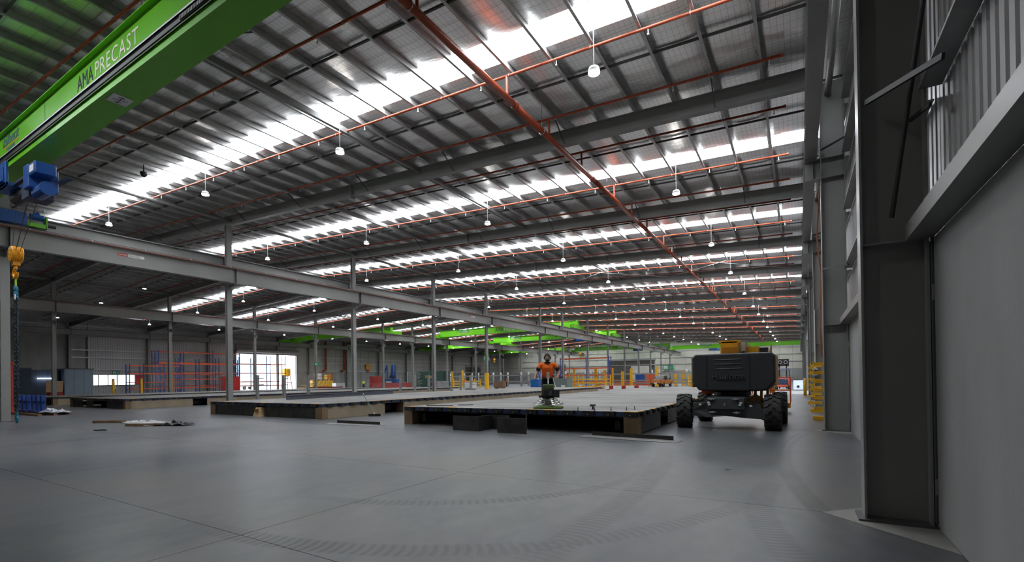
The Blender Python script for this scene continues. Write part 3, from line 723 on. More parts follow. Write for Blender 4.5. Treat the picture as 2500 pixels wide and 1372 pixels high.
far_crane('green crane girder over the second span, second one back', -59.6, -30.85, 91, 9.82, 11.2, -38.5, -55.2, -44)
far_crane('green crane girder over the third span beside the green container', XL+.95, -60.85, 101, 9.87, 11.1, -66, -86, -79)
far_crane('short view of green crane girder above the open side door', XL+.95, -60.85, 60.4, 9.87, 11.1, None, None, None)
far_crane('green crane girder over the second span before the end wall', -59.6, -30.85, 137, 9.82, 11.2, -40, -54, -47.5)
far_crane('green crane girder over the third span near the end wall', XL+.95, -60.85, 132, 9.87, 11.1, -66, None, None)
far_crane('bright green crane girder across the aisle before the end wall', -29.55, .36, 134, 8.92, 10.2, -19, -22.5, None)

t = thing('security_camera', 'small dark dome camera hanging under the first skylight', 'camera', (-25.99, 10.26, 11.43))
MB().tube((0, 0, 0), (0, 0, .35), .025, 8).build('stem', black, t); MB().lathe([(.02, .02), (.14, .0), (.15, -.08), (.10, -.18), (.02, -.22)], 14).build('dome', black, t, smooth=True); MB().bar((-.02, 0, .0), (-.25, .1, .14), .07, .07).build('arm', steel_dk, t)
# ------------------------------------------------------------------ casting beds
clampm = MB().box(-.17, .17, -.035, .035, -.05, .05).box(-.05, .05, -.06, .035, -.02, .02).mesh('clamp'); clampm.materials.append(black)
boltm = MB().tube((0, -.05, 0), (0, .0, 0), .018, 8).mesh('bolt'); boltm.materials.append(M('brass_bolt', (.55, .42, .22), .4, .8, .1))
platem = MB().box(-.2, .2, -.05, .05, 0, .014).mesh('clamp_plate'); platem.materials.append(M('clamp_plate_yellow', (.55, .28, .02), .6, 0, .35, 5))
platem2 = MB().box(-.2, .2, -.05, .05, 0, .012).mesh('clamp_plate'); platem2.materials.append(M('clamp_plate_grey', (.20, .19, .18), .6, .3, .3, 5))
def bed(label, x0, x1, y0, y1, plinths, front, sides, seed):
    t = thing('casting_bed', label, 'casting bed', (x0, y0, 0), 0, 'steel casting beds'); W_, L_ = x1-x0, y1-y0; r = random.Random(seed)
    n = int(L_/5)
    for k in range(n): MB().box(.04, W_-.04, L_*k/n+.003, L_*(k+1)/n-.003, .60, .64).build('deck_plate', bed_m, t)
    for a in ((.0, W_, 0, .05), (0, W_, L_-.05, L_)): MB().box(*a, .50, .636).build('edge_channel', dkblue, t)
    for a in ((0, .05, .05, L_-.05), (W_-.05, W_, .05, L_-.05)): MB().box(*a, .50, .636).build('edge_channel', dkblue, t)
    for k in range(int(L_/2.4)): MB().box(.2, W_-.2, 1.2+k*2.4, 1.32+k*2.4, .36, .60).build('cross_beam', steel_dk, t)
    MB().box(.6, .75, .3, L_-.3, .1, .36).box(W_-.75, W_-.6, .3, L_-.3, .1, .36).box(W_/2-.07, W_/2+.07, .3, L_-.3, 0, .36).build('bearer', black, t)
    for (a, b_, c, d, m_) in plinths: MB().box(a, b_, c, d, 0, .50).build('plinth_board', m_, t, bevel=.006)
    for (a, b_, d, m_) in front: MB().box(a, b_, d, d+.02, .0, .49).build('front_panel', m_, t)
    for (a, b_, m_) in sides: MB().box(W_-.05, W_-.03, a, b_, .03, .50).build('side_panel', m_, t)
    k = .35
    while k < W_:
        inst('clamp', clampm, t, (k, -.035, .575)); inst('bolt', boltm, t, (k, -.05, .55))
        inst('clamp_plate', platem if r.random() < .4 else platem2, t, (k, .0, .637)); k += .62
    k = .4
    while k < L_:
        if k < 36: inst('clamp', clampm, t, (W_+.035, k, .575), (0, 0, PI/2))
        if k < 14: inst('bolt', boltm, t, (W_+.05, k, .55), (0, 0, PI/2))
        if k < 36: inst('clamp_plate', platem if r.random() < .5 else platem2, t, (W_, k, .637), (0, 0, PI/2))
        k += .62
    return t
b1 = bed('wide casting bed with the worker and power trowel on it', -12.4, -3.8, 12.95, 44, [(0, .38, 0, .35, tan_dk), (8.2, 8.6, 0, .35, tan_dk)],
         [(.4, 8.2, 3.2, black)], [(.35, 2.6, panel_dk), (3.6, 9, panel_dk), (9.5, 22, panel_dk)], 1)  # black sheet set back under the open end is added to stand for shade
MB().box(.02, .04, .35, 30, 0, .5).build('side_panel', tan, b1)
MB().tube((5.05, .12, 0), (5.05, .12, .5), .02, 8).box(4.95, 5.15, .02, .22, .48, .5).box(4.93, 5.17, .0, .24, 0, .012).build('jack_leg', steel, b1)
b2 = bed('casting bed with dark end panels left of the worker, beside the broom', -26.0, -17.2, 13.1, 46, [(0, .45, 0, .3, tan_dk), (8.35, 8.8, 0, .28, tan_dk), (8.76, 8.8, .28, 3.55, tan), (8.76, 8.8, 4.85, 20, tan), (8.76, 8.8, 21, 32, tan), (8.3, 8.8, 4.8, 4.85, tan_dk)],
         [(.45, 2.9, .04, panel_dk), (2.92, 4.05, .04, panel_dk), (4.65, 5.75, .04, panel_dk), (5.77, 8.35, .04, panel_dk)], [], 2)
b3 = bed('casting bed behind the first column row, with tan side boards', -46.0, -36.75, 13.4, 48, [(0, .4, 0, .3, tan_dk), (8.9, 9.25, 0, .3, tan_dk), (9.21, 9.25, .3, 3.95, tan), (9.21, 9.25, 4.9, 33, tan)],
         [(.5, 2.2, .04, panel_dk), (2.9, 4.1, .04, panel_dk), (6.3, 8.9, .04, panel_dk)], [], 3)
b4 = bed('casting bed furthest across the hall, in front of the blue cabins', -58.5, -50.2, 13.6, 48, [(0, .4, 0, .3, tan_dk), (7.9, 8.3, 0, .3, tan_dk), (8.26, 8.3, .3, 14, tan)], [(.5, 7.5, .04, panel_dk)], [], 4)
# things on and around the beds
tag(MB().prism([(0, 0), (.12, 0), (.12, .02), (.02, .02), (.02, .22), (.12, .22), (.12, .24), (0, .24)], (-23.4, 15.6, .64), (-25.2, 25.2, .64)).build('side_form', M('slate_steel', (.09, .10, .13), .5, 0, .1)), 'long slate grey channel lying on the bed beside the broom handle', 'steel channel')
tag(MB().bar((-11.9, 13.6, .66), (-11.2, 13.75, .66), .05, .03).bar((-11.25, 13.7, .66), (-10.75, 13.7, .66), .09, .02).build('magnet_bar', black), 'black lever bar lying on the near corner of the worker bed', 'tool')
tag(MB().path([(-10.9, 14.2, .66), (-10.4, 14.35, .66), (-10.25, 14.25, .68), (-10.7, 14.1, .66), (-10.9, 14.2, .66)], .015, 6).build('wire_loop', steel_dk), 'bent dark wire loop lying on the worker bed', 'wire')
pins = [(-5.6, 13.05), (-5.1, 13.1), (-4.75, 13.5), (-4.35, 13.7), (-4.2, 14.0)]
for i, (x, y) in enumerate(pins):
    tag(MB().tube((x, y, .64), (x, y, .74), .012, 6).tube((x, y, .64), (x, y, .655), .03, 8).build('shutter_pin', steel_dk), 'small dark pin standing on the bed corner near the lift, %s from the trowel' % nth(i), 'pin', 'shutter pins on the bed')
tag(MB().tube((-5.35, 13.6, .64), (-5.35, 13.6, .74), .03, 8).box(-5.42, -5.28, 13.54, 13.66, .74, .80).build('clamp_head', steel_dk), 'dark clamp head standing on the bed corner near the lift', 'clamp')
w_ = thing('access_steps', 'small orange timber step box under the bed with dark panels', 'step box', (-21.65, 13.05, 0))
MB().frustum((0, 0, 0), (.52, .3), (0, .06, .42), (.36, .2)).build('body', wood, w_)
MB().box(-.13, .13, -.14, -.10, .22, .36).build('recess', M('amber_timber', (.35, .13, .02), .6, 0, .2), w_)
# plates leaning / standing in front of the worker bed
p_ = thing('steel_plate_angle', 'folded dark steel plate standing by the worker bed, with a return side', 'steel plate', (-8.95, 12.05, 0))
MB().box(-.5, .48, 0, .014, 0, .46).build('face_plate', panel_dk, p_); MB().box(.466, .48, .014, .75, 0, .46).build('return_plate', black, p_); MB().box(.48, 1.15, .74, .754, 0, .45).build('rear_plate', panel_dk, p_)
p_ = tag(MB().box(-.5, .5, -.007, .007, 0, .45).build('steel_plate', panel_dk, None, loc=(-7.25, 12.0, 0)), 'flat dark steel plate standing upright before the worker bed', 'steel plate')
def angle_iron(label, x0, y0, x1, y1, base):
    t = thing('angle_section', label, 'steel angle', (x0, y0, 0), math.atan2(y1-y0, x1-x0)); L_ = math.hypot(x1-x0, y1-y0)
    MB().box(0, L_, 0, .014, .012, .115).build('upstand', panel_dk, t); MB().box(-base, L_+base, -.45, .1, 0, .010).build('base_flange', M('dusty_plate', (.17, .165, .16), .6, .2, .2, 3), t)
angle_iron('long dark steel angle on the floor below the bed with tan side boards', -15.15, 12.2, -12.95, 12.28, .25)
angle_iron('long dark steel angle on the floor near the boom lift wheel', -4.95, 12.5, -2.72, 12.3, .2)
# broom leaning on the bed edge
br = thing('broom', 'push broom with green handle leaning on the casting bed', 'broom', (-16.35, 15.2, 0))
MB().cbox((0, 0, .09), (.55, .07, .05), (0, 0, .5)).build('head', black, br)
MB().cbox((0, 0, .035), (.53, .06, .07), (0, 0, .5)).build('bristles', M('dark_bristle', (.02, .02, .018), .9, 0, .2), br)
MB().tube((0, 0, .1), (-1.35, .55, .98), .014, 8).build('handle', M('broom_green', (.02, .16, .09), .5, 0, .1), br)
MB().tube((-1.3, .53, .95), (-1.36, .56, 1.0), .017, 8).build('grip', lime, br); MB().tube((0, 0, .1), (-.09, .04, .165), .018, 8).build('socket', white, br)
# timber and sheet on the floor
for i, (a, b_) in enumerate((((-25.1, 8.05), (-23.9, 8.7)), ((-21.9, 8.0), (-20.6, 8.75)))):
    tag(MB().bar((a[0], a[1], .05), (b_[0], b_[1], .05), .1, .1).build('timber_bearer', M('brown_timber', (.17, .10, .055), .75, 0, .3, 4)), ('brown timber bearer on the floor nearer the left column', 'brown timber bearer on the floor under the torn sheet')[i], 'timber')
def crumple(name, label, cat, pts, z, mat, seed, amp=.05, n=14):
    r = random.Random(seed); (ax, ay), (bx, by), (cx, cy), (dx, dy) = pts; v = []; f = []
    for i in range(n+1):
        for j in range(n+1):
            s, q = i/n, j/n
            x = (1-s)*(1-q)*ax+s*(1-q)*bx+s*q*cx+(1-s)*q*dx; y = (1-s)*(1-q)*ay+s*(1-q)*by+s*q*cy+(1-s)*q*dy
            e = math.sin(PI*s)*math.sin(PI*q)
            v.append((x+r.uniform(-.05, .05), y+r.uniform(-.05, .05), z+.02+abs(r.gauss(0, amp))*(.4+e)))
    for i in range(n):
        for j in range(n): f.append((i*(n+1)+j, (i+1)*(n+1)+j, (i+1)*(n+1)+j+1, i*(n+1)+j+1))
    o = MB().add(v, f).build(name, mat); s = o.modifiers.new('solid', 'SOLIDIFY'); s.thickness = .006
    return tag(o, label, cat)
sheetg = M('clear_plastic_sheet', (.42, .43, .44), .35, 0, .2, 3)
crumple('plastic_sheet', 'crumpled grey plastic sheet between the two timber bearers', 'plastic sheet', ((-24.3, 8.6), (-21.0, 8.3), (-20.4, 9.3), (-24.5, 9.6)), .0, sheetg, 4, .035)
crumple('plastic_scrap', 'dark torn plastic scrap at the end of the timber bearer', 'plastic scrap', ((-20.9, 8.5), (-19.7, 9.0), (-19.9, 9.5), (-20.8, 9.2)), .0, M('black_film', (.03, .03, .032), .4, 0, .2), 9, .06, 8)
tag(MB().bar((-21.0, 6.75, .015), (-20.55, 6.95, .015), .04, .03).bar((-20.85, 6.75, .015), (-20.72, 6.95, .03), .06, .03).build('off_cut', black), 'small black off-cut lying alone on the open floor', 'scrap')
tag(MB().path([(-1.12, 8.9, .008), (-1.05, 8.92, .008), (-1.02, 8.95, .008)], .008, 6).build('floor_scrap', white), 'tiny white scrap on the floor in front of the lift', 'scrap')
# blue trestles on a pallet, left edge
for i in range(6):
    x = -39.3+i*.72+(.25 if i > 2 else 0)
    t = thing('blue_trestle', 'blue steel trestle post beside the left column, %s from the left' % nth(i), 'trestle', (x, 9.2, .1), 0, 'blue trestle posts')
    MB().box(-.11, .11, -.1, .1, .62, .95).build('head', blue, t, bevel=.01); MB().box(-.12, .12, -.08, .08, .12, .62).build('post', blue, t); MB().box(-.22, .22, -.2, .2, 0, .12).build('foot', blue, t, bevel=.01)
    MB().box(-.34, .34, -.03, .03, .5, .62).build('cross_bar', blue, t)
t = thing('timber_skid', 'dark timber skid under the blue trestle posts', 'skid', (-37.2, 9.2, 0))
for y in (-.6, 0, .6): MB().box(-2.6, 3.6, y-.07, y+.07, 0, .1).build('runner', wood_dk, t)
crumple('white_sheet', 'white crumpled cover sheet heaped beside the blue trestles', 'cover sheet', ((-35.2, 8.9), (-33.6, 9.1), (-33.8, 9.9), (-35.3, 9.8)), .1, M('white_cover', (.50, .52, .56), .6, 0, .1), 21, .11, 10)
# ------------------------------------------------------------------ people
def remeshed(mb, name, mat, parent, vox, it=6):
    o = mb.build(name, mat, parent); r = o.modifiers.new('remesh', 'REMESH'); r.mode = 'VOXEL'; r.voxel_size = vox; r.use_smooth_shade = True
    s = o.modifiers.new('smooth', 'SMOOTH'); s.iterations = it; s.factor = .5; return o
def limb(mb, pts):
    for (p, r), (q, s) in zip(pts[:-1], pts[1:]): mb.tube(p, q, r, 10, s); 
    for p, r in pts: mb.sphere(p, r, 10, 6)
    return mb
def hand(mb, w, d, up, thumb):
    """palm from wrist w along d, four curled fingers and a thumb; up = back of hand, thumb = side"""
    w, d, up, th = Vector(w), Vector(d).normalized(), Vector(up).normalized(), Vector(thumb).normalized()
    mb.sphere(w+d*.045, .045, 8, 6, (.95, .7, 1.0))
    for k, (L_, o) in enumerate(((.062, .03), (.072, .01), (.068, -.012), (.052, -.032))):
        a = w+d*.075+th*o; b_ = a+d*L_*.55-up*.01; c = b_+d*L_*.2-up*L_*.5
        mb.tube(a, b_, .0115, 6).sphere(b_, .0115, 6, 4).tube(b_, c, .0105, 6).sphere(c, .0105, 6, 4)
    a = w+d*.02+th*.035; b_ = a+d*.03+th*.03; c = b_+d*.035+th*.008-up*.012
    mb.tube(a, b_, .014, 6).sphere(b_, .013, 6, 4).tube(b_, c, .012, 6).sphere(c, .012, 6, 4)
def person(label, loc, rz, J, shirt, trousers, vox=.012, hair=(.02, .015, .012), extra=None, sleeves=.55, facial=True, vest=None):
    """J: joints, figure faces -Y"""
    t = thing('person', label, 'person', loc, rz)
    b_ = MB()
    pel, ch, nk, hd_ = J['pelvis'], J['chest'], J['neck'], J['head']
    V = Vector
    torso = [(V(pel), .135), (V(pel).lerp(V(ch), .5), .14), (V(ch), .16)]
    for dx in (-.055, .055): limb(b_, [(p+V((dx, 0, 0)), r*.82) for p, r in torso])
    limb(b_, [(V(ch), .13), (V(nk), .06), (V(hd_)-V((0, 0, .08)), .056)])
    b_.sphere(hd_, .115, 14, 10, (.84, .95, 1.12)); b_.sphere(V(hd_)+V((0, -.035, -.075)), .055, 10, 7, (.95, .9, .8))
    b_.sphere(V(hd_)+V((0, -.118, -.012)), .02, 6, 5, (.8, 1, 1.3))
    for s in (-1, 1): b_.sphere(V(hd_)+V((s*.082, .005, 0)), .025, 6, 5, (.4, .8, 1.2))
    for s, k in ((-1, 'r'), (1, 'l')):
        limb(b_, [(V(J['sh_'+k]), .068), (V(J['el_'+k]), .047), (V(J['wr_'+k]), .034)])
        limb(b_, [(V(J['hip_'+k]), .095), (V(J['kn_'+k]), .065), (V(J['an_'+k]), .045)])
        d = V(J['wr_'+k])-V(J['el_'+k])
        hand(b_, J['wr_'+k], J.get('hd_'+k, d), J.get('up_'+k, (0, -.3, 1)), J.get('th_'+k, (-s, -.2, .1)))
    remeshed(b_, 'body', skin_m, t, vox)
    sh = MB()
    for dx in (-.055, .055): limb(sh, [(p+V((dx, 0, 0)), r*.82+.018) for p, r in [(V(pel)+V((0, 0, .02)), .135), (V(pel).lerp(V(ch), .5), .148), (V(ch), .165)]])
    for k in 'rl':
        a, e = V(J['sh_'+k]), V(J['el_'+k]); limb(sh, [(V(ch).lerp(a, .5)+V((0, 0, .03)), .10), (a, .090), (a.lerp(e, sleeves*.6), .078), (a.lerp(e, sleeves), .075)])
    remeshed(sh, 'shirt', shirt, t, vox*1.2)
    if vest: 
        sl = MB()
        for k in 'rl':
            a, e = V(J['sh_'+k]), V(J['el_'+k]); limb(sl, [(a.lerp(e, sleeves*.7), .077), (a.lerp(e, sleeves*1.02), .080)])
        remeshed(sl, 'sleeve_panel', vest, t, vox*1.2)
        MB().torus((nk[0], nk[1]-.005, nk[2]-.02), .085, .03, 'Z', 14, 6).build('collar', vest, t)
    tr = MB()
    for k in 'rl': limb(tr, [(V(pel), .12), (V(J['hip_'+k]), .115), (V(J['kn_'+k]), .088), (V(J['an_'+k])+V((0, 0, .03)), .075)])
    remeshed(tr, 'trousers', trousers, t, vox*1.2)
    for s, k in ((-1, 'r'), (1, 'l')):
        a = V(J['an_'+k]); bt = MB(); limb(bt, [(a+V((0, .02, -.02)), .055), (a+V((0, -.08, -.055)), .048), (a+V((0, -.16, -.06)), .042)]); bt.box(a.x-.05, a.x+.05, a.y-.2, a.y+.07, 0, .03)
        bt.build('boot', M('work_boot', (.05, .035, .025), .7, 0, .2), t)
    hm = M('hair_%d' % int(hair[0]*1000), hair, .8, 0, .2, 20)
    hr = MB().sphere(V(hd_)+V((0, .022, .03)), .126, 14, 9, (.88, .97, 1.08)); remeshed(hr, 'hair', hm, t, vox)
    if facial:
        for s in (-1, 1): MB().sphere(V(hd_)+V((s*.036, -.100, .012)), .012, 6, 5).build('eye', black, t)
        MB().cbox(V(hd_)+V((0, -.104, -.058)), (.045, .01, .01)).build('mouth', M('lips', (.25, .08, .07), .6, 0, 0), t)
    if extra: extra(t, V(hd_), V(nk))
    return t
base = dict(pelvis=(0, 0, .95), chest=(0, -.02, 1.32), neck=(0, -.03, 1.52), head=(0, -.06, 1.66), sh_r=(-.2, -.01, 1.43), sh_l=(.2, -.01, 1.43), el_r=(-.27, .03, 1.14), el_l=(.27, .03, 1.14),
            wr_r=(-.27, -.06, .90), wr_l=(.27, -.06, .90), hip_r=(-.1, 0, .9), hip_l=(.1, 0, .9), kn_r=(-.11, -.02, .5), kn_l=(.11, -.02, .5), an_r=(-.12, .02, .09), an_l=(.12, .02, .09))
J = dict(base); J.update(head=(.0, -.10, 1.65), neck=(0, -.06, 1.51), chest=(0, -.05, 1.32), sh_r=(-.225, -.05, 1.42), sh_l=(.225, -.05, 1.42), el_r=(-.37, -.08, 1.17), el_l=(.40, -.02, 1.19), wr_r=(-.43, -.33, .99), wr_l=(.33, -.30, 1.0),
     hd_r=(.0, -1, -.15), hd_l=(0, -1, -.15), up_r=(0, 0, 1), up_l=(0, 0, 1), th_r=(1, 0, 0), th_l=(-1, 0, 0), kn_r=(-.13, -.04, .5), kn_l=(.13, -.02, .5), an_r=(-.15, .02, .09), an_l=(.15, .05, .09))
def mask(t, hd_, nk):
    mk = MB().sphere(hd_+Vector((0, -.06, -.075)), .085, 12, 8, (.95, .85, .8)); remeshed(mk, 'face_mask', black, t, .012)
    MB().torus((hd_.x, hd_.y+.01, hd_.z+.01), .118, .008, 'Y', 16, 5, 0, PI).build('ear_muff_band', black, t)
    for s in (-1, 1): MB().sphere(hd_+Vector((s*.104, .01, 0)), .042, 8, 6, (.6, 1, 1.2)).build('ear_muff', black, t)
    MB().box(-.2, .2, -.165, .16, .93, .965).build('belt', black, t)
person('worker in orange and navy shirt guiding the power trowel', (-7.42, 14.72, .64), .46, J, hiviso, navycloth, .011, (.05, .03, .02), mask, .62, True, navycloth)
# power trowel (walk-behind, grass green pan)
pt = thing('power_trowel', 'walk-behind power trowel with green pan and wire guard ring', 'power trowel', (-6.92, 13.75, .64), .46)
moss = M('green_pad', (.10, .17, .03), .95, 0, .4, 25, bump=.5)
MB().lathe([(.02, 0), (.47, 0), (.485, .02), (.47, .055), (.2, .075), (.02, .08)], 28).build('polishing_pad', moss, pt)
gr = MB()
for R2, z in ((.49, .13), (.42, .19), (.34, .25), (.27, .30)): gr.torus((0, 0, z), R2, .011, 'Z', 28, 6)
for k in range(10):
    a = 2*PI*k/10; gr.path([(.49*math.cos(a), .49*math.sin(a), .13), (.34*math.cos(a), .34*math.sin(a), .25), (.18*math.cos(a), .18*math.sin(a), .32)], .008, 5)
gr.build('guard_ring', chrome, pt)
for k in range(4):
    MB().cbox((.22*math.cos(k*PI/2+.3), .22*math.sin(k*PI/2+.3), .10), (.36, .10, .012), (0, 0, k*PI/2+.3)).build('blade_arm', steel_dk, pt)
MB().lathe([(.12, .1), (.14, .2), (.12, .32), (.09, .38)], 16).build('gearbox', steel_dk, pt)
en = MB().box(-.19, .17, -.16, .18, .36, .60).build('engine_block', black, pt, bevel=.02)
MB().box(-.17, .12, -.19, -.16, .42, .56).build('cooling_fins', steel_dk, en)
MB().tube((-.06, -.16, .5), (-.06, -.22, .5), .09, 14).build('recoil_starter', black, en)
MB().box(-.18, .18, -.12, .14, .60, .76).build('fuel_tank', M('tank_olive', (.09, .12, .04), .45, 0, .15), en, bevel=.03)
MB().tube((0, 0, .76), (0, 0, .79), .03, 10).build('filler_cap', black, en)
MB().box(.16, .36, -.1, .14, .34, .60).build('belt_guard', M('charcoal_cover', (.03, .03, .034), .5, 0, .1), en, bevel=.02)
MB().tube((-.2, .05, .42), (-.3, .05, .36), .05, 10).build('muffler', steel_dk, en)
hn = MB().path([(0, .16, .42), (0, .45, .72), (0, .85, .98)], .02, 8).build('handle_shaft', white_galv, pt)
MB().path([(-.46, .86, 1.0), (-.2, .84, .99), (.2, .84, .99), (.46, .86, 1.0)], .016, 8).build('handlebar', chrome, pt)
for s in (-1, 1): MB().tube((s*.32, .86, 1.0), (s*.50, .86, 1.0), .022, 8).build('grip', black, pt)
MB().box(-.05, .05, .76, .86, .95, 1.12).tube((0, .80, 1.12), (0, .80, 1.17), .05, 10).build('pitch_control', white_galv, pt)
MB().path([(.16, .83, 1.0), (.2, .6, .8), (.25, .3, .66), (.12, .1, .62)], .008, 5).build('throttle_cable', white, pt)
MB().box(.12, .2, .8, .86, 1.0, 1.06).box(-.2, -.12, .8, .86, 1.0, 1.06).build('kill_switch', M('red_switch', (.5, .03, .02), .4, 0, 0), pt)
# distant people
Jw = dict(base); Jw.update(chest=(0, -.12, 1.30), neck=(0, -.2, 1.48), head=(0, -.28, 1.58), sh_r=(-.2, -.12, 1.40), sh_l=(.2, -.12, 1.40), el_r=(-.25, -.18, 1.12), el_l=(.25, -.18, 1.12), wr_r=(-.2, -.38, .98), wr_l=(.2, -.38, .98))
def cap(col):
    def f(t, hd_, nk): MB().sphere(hd_+Vector((0, 0, .05)), .105, 10, 6, (.9, 1.05, .8)).cbox(hd_+Vector((0, -.13, .05)), (.14, .12, .015)).build('cap', M('cap_%d' % int(col[0]*100), col, .7, 0, 0), t)
    return f
person('bending worker in orange shirt and navy trousers behind the beds', (-50.6, 82.0, 0), 1.9, Jw, hiviso, navycloth, .03, (.35, .3, .25), None, .6, False)
person('worker in yellow vest standing before a striped silver stack', (-74.5, 66.5, 0), .4, Jw, hivisy, navycloth, .03, (.3, .2, .12), None, .6, False)
person('worker in yellow vest near the windows across the hall', (-78.5, 27.4, 0), -.6, base, hivisy, navycloth, .03, (.05, .04, .03), cap((.1, .12, .05)), .6, False)
person('small orange shirted worker standing among the yellow stands', (-52.5, 70.5, 0), 1.2, base, hiviso, navycloth, .03, (.05, .04, .03), cap((.6, .55, .1)), .6, False)
# ------------------------------------------------------------------ boom lift, seen from behind its counterweight
lf = thing('boom_lift', 'dark boom lift with big treaded tyres and yellow boom seen from behind', 'boom lift', (-1.9, 17.1, 0))
dark_body = M('charcoal_shell', (.028, .029, .033), .5, 0, .08, 3); chassis_m = M('chassis_grey', (.045, .05, .054), .45, 0, .12, 3); lifty = M('lift_yellow', (.66, .30, .012), .4, 0, .12, 3)
def tyre_mesh(R2, w):
    mb = MB().lathe([(.32, -w/2+.03), (R2*.80, -w/2), (R2*.93, -w/2+.02), (R2*.95, -w/2+.06), (R2*.95, w/2-.06), (R2*.93, w/2-.02), (R2*.80, w/2), (.32, w/2-.03)], 36, 'X')
    return mb.mesh('tyre_carcass')
def lug_mesh(R2, w):
    mb = MB(); n = 15
    for s in (-1, 1):
        for k in range(n):
            a0 = 2*PI*(k+(.5 if s > 0 else 0))/n
            pts = []
            for (u, da) in ((.0, .0), (.18, .02), (.28, .16), (.5, .2)):   # from centre line out to the shoulder, stepping back
                x = s*u*w*.98; rr = R2*(1.0 if u < .45 else .965)
                pts.append((x, a0+da, rr))
            wd = .085
            for (x0, b0, r0), (x1, b1, r1) in zip(pts[:-1], pts[1:]):
                vs = []
                for x, b_, rr in ((x0, b0, r0), (x1, b1, r1)):
                    for q in (-wd, wd):
                        for rad in (R2*.90, rr):
                            vs.append((x, rad*math.cos(b_+q), rad*math.sin(b_+q)))
                mb.add(vs, [(0, 1, 3, 2), (4, 6, 7, 5), (1, 5, 7, 3), (0, 4, 5, 1), (2, 3, 7, 6)])
    return mb.mesh('tread_lugs')
tm = tyre_mesh(.52, .44); tm.materials.append(rubber); lm_ = lug_mesh(.53, .44); lm_.materials.append(rubber)
rim = MB().lathe([(.02, -.1), (.25, -.1), (.33, -.16), (.33, .16), (.25, .1), (.02, .1)], 20, 'X').mesh('wheel_rim'); rim.materials.append(black)
for p in tm.polygons: p.use_smooth = False
for x, y, rz in ((-1.24, -1.25, .10), (1.22, -1.25, .0), (-1.02, 1.3, 0), (1.32, 1.15, 0)):
    w = inst('wheel', tm, lf, (x, y, .52), (0, 0, rz)); inst('tread', lm_, w); inst('rim', rim, w)
# chassis end box, axle and frame
MB().box(-.55, .55, -1.55, 1.5, .42, .95).build('chassis', chassis_m, lf, bevel=.02)
cb_ = MB().add([(-.52, -1.72, .62), (.52, -1.72, .62), (.5, -1.70, .92), (-.5, -1.70, .92), (-.52, -1.5, .62), (.52, -1.5, .62), (.5, -1.45, .98), (-.5, -1.45, .98)],
               [(0, 1, 2, 3), (3, 2, 6, 7), (0, 4, 5, 1), (0, 3, 7, 4), (1, 5, 6, 2), (4, 7, 6, 5)]).build('hatch_cover', chassis_m, lf)
for x, z in ((-.38, .915), (.28, .915), (-.36, .52), (.30, .52)): MB().box(x-.09, x+.09, -1.75, -1.70, z-.015, z+.015).tube((x, -1.76, z), (x, -1.70, z), .035, 8).build('latch', galv_dk, cb_)
MB().box(-.04, .0, -1.735, -1.715, .7, .8).build('hatch_handle', chrome, cb_)
for x, z in ((-.46, .80), (-.44, .74), (.42, .80), (.40, .74), (-.70, .74), (.68, .72)): MB().box(x-.035, x+.035, -1.745, -1.728, z-.02, z+.03).build('decal', tagw, cb_)
ax = MB().add([(-.95, -1.60, .40), (-.5, -1.66, .36), (0, -1.66, .41), (.5, -1.66, .36), (1.0, -1.60, .33), (1.0, -1.60, .58), (.9, -1.60, .78), (.5, -1.66, .82), (-.5, -1.66, .82), (-.9, -1.60, .78), (-.95, -1.6, .55)], [tuple(range(11))])
n0 = len(ax.v); ax.add([(v[0], v[1]+.25, v[2]) for v in ax.v[:11]], [tuple(range(10, -1, -1))])
for k in range(11): ax.f.append((k, (k+1) % 11, n0+(k+1) % 11, n0+k))
ax.build('axle_beam', chassis_m, lf)
MB().tube((-1.15, -1.25, .52), (1.15, -1.25, .52), .09, 12).tube((-1.0, 1.25, .52), (1.25, 1.15, .52), .09, 12).build('axle', black, lf)
for s in (-1, 1):
    MB().tube((s*.95, -1.45, .45), (s*.6, -1.45, .52), .04, 8).tube((s*.98, -1.5, .62), (s*.7, -1.4, .7), .03, 8).build('steering_cylinder', black, lf)
    hz = MB(); 
    for q in range(3): hz.path([(s*(.62+.1*q), -1.4, .75), (s*(.72+.1*q), -1.42, .88+.02*q), (s*(.9+.05*q), -1.35, .8)], .014, 6)
    hz.build('hydraulic_hose', black, lf)
    MB().tube((s*.98, -1.45, .36), (s*.98, -1.45, .30), .04, 8).build('king_pin', black, lf)
MB().lathe([(.45, .95), (.55, .97), (.55, 1.08), (.42, 1.14)], 24).build('turntable', black, lf)
# counterweight shell
def shell():
    x0, x1, y0, y1, z0, z1 = -1.03, 1.30, -1.22, .9, 1.13, 2.29
    prof = [(x0+.10, z1), (x1-.10, z1), (x1, z1-.10), (x1, z0+.28), (x1-.22, z0+.02), (x1-.5, z0), (x0+.5, z0), (x0+.2, z0+.02), (x0, z0+.28), (x0, z1-.10)]
    mb = MB(); rings = []
    for y, s in ((y0, .96), (y0+.05, .985), (y0+.14, 1.0), (y1, 1.0)):
        cx, cz = (x0+x1)/2, (z0+z1)/2; mb.v += [(cx+(a-cx)*s, y, cz+(b_-cz)*s) for a, b_ in prof]
    n = len(prof)
    for r in range(3):
        for k in range(n): mb.f.append((r*n+k, (r+1)*n+k, (r+1)*n+(k+1) % n, r*n+(k+1) % n))
    mb.f.append(tuple(range(n))); mb.f.append(tuple(range(4*n-1, 3*n-1, -1)))
    return mb
cw = shell().build('counterweight', dark_body, lf, bevel=.03)
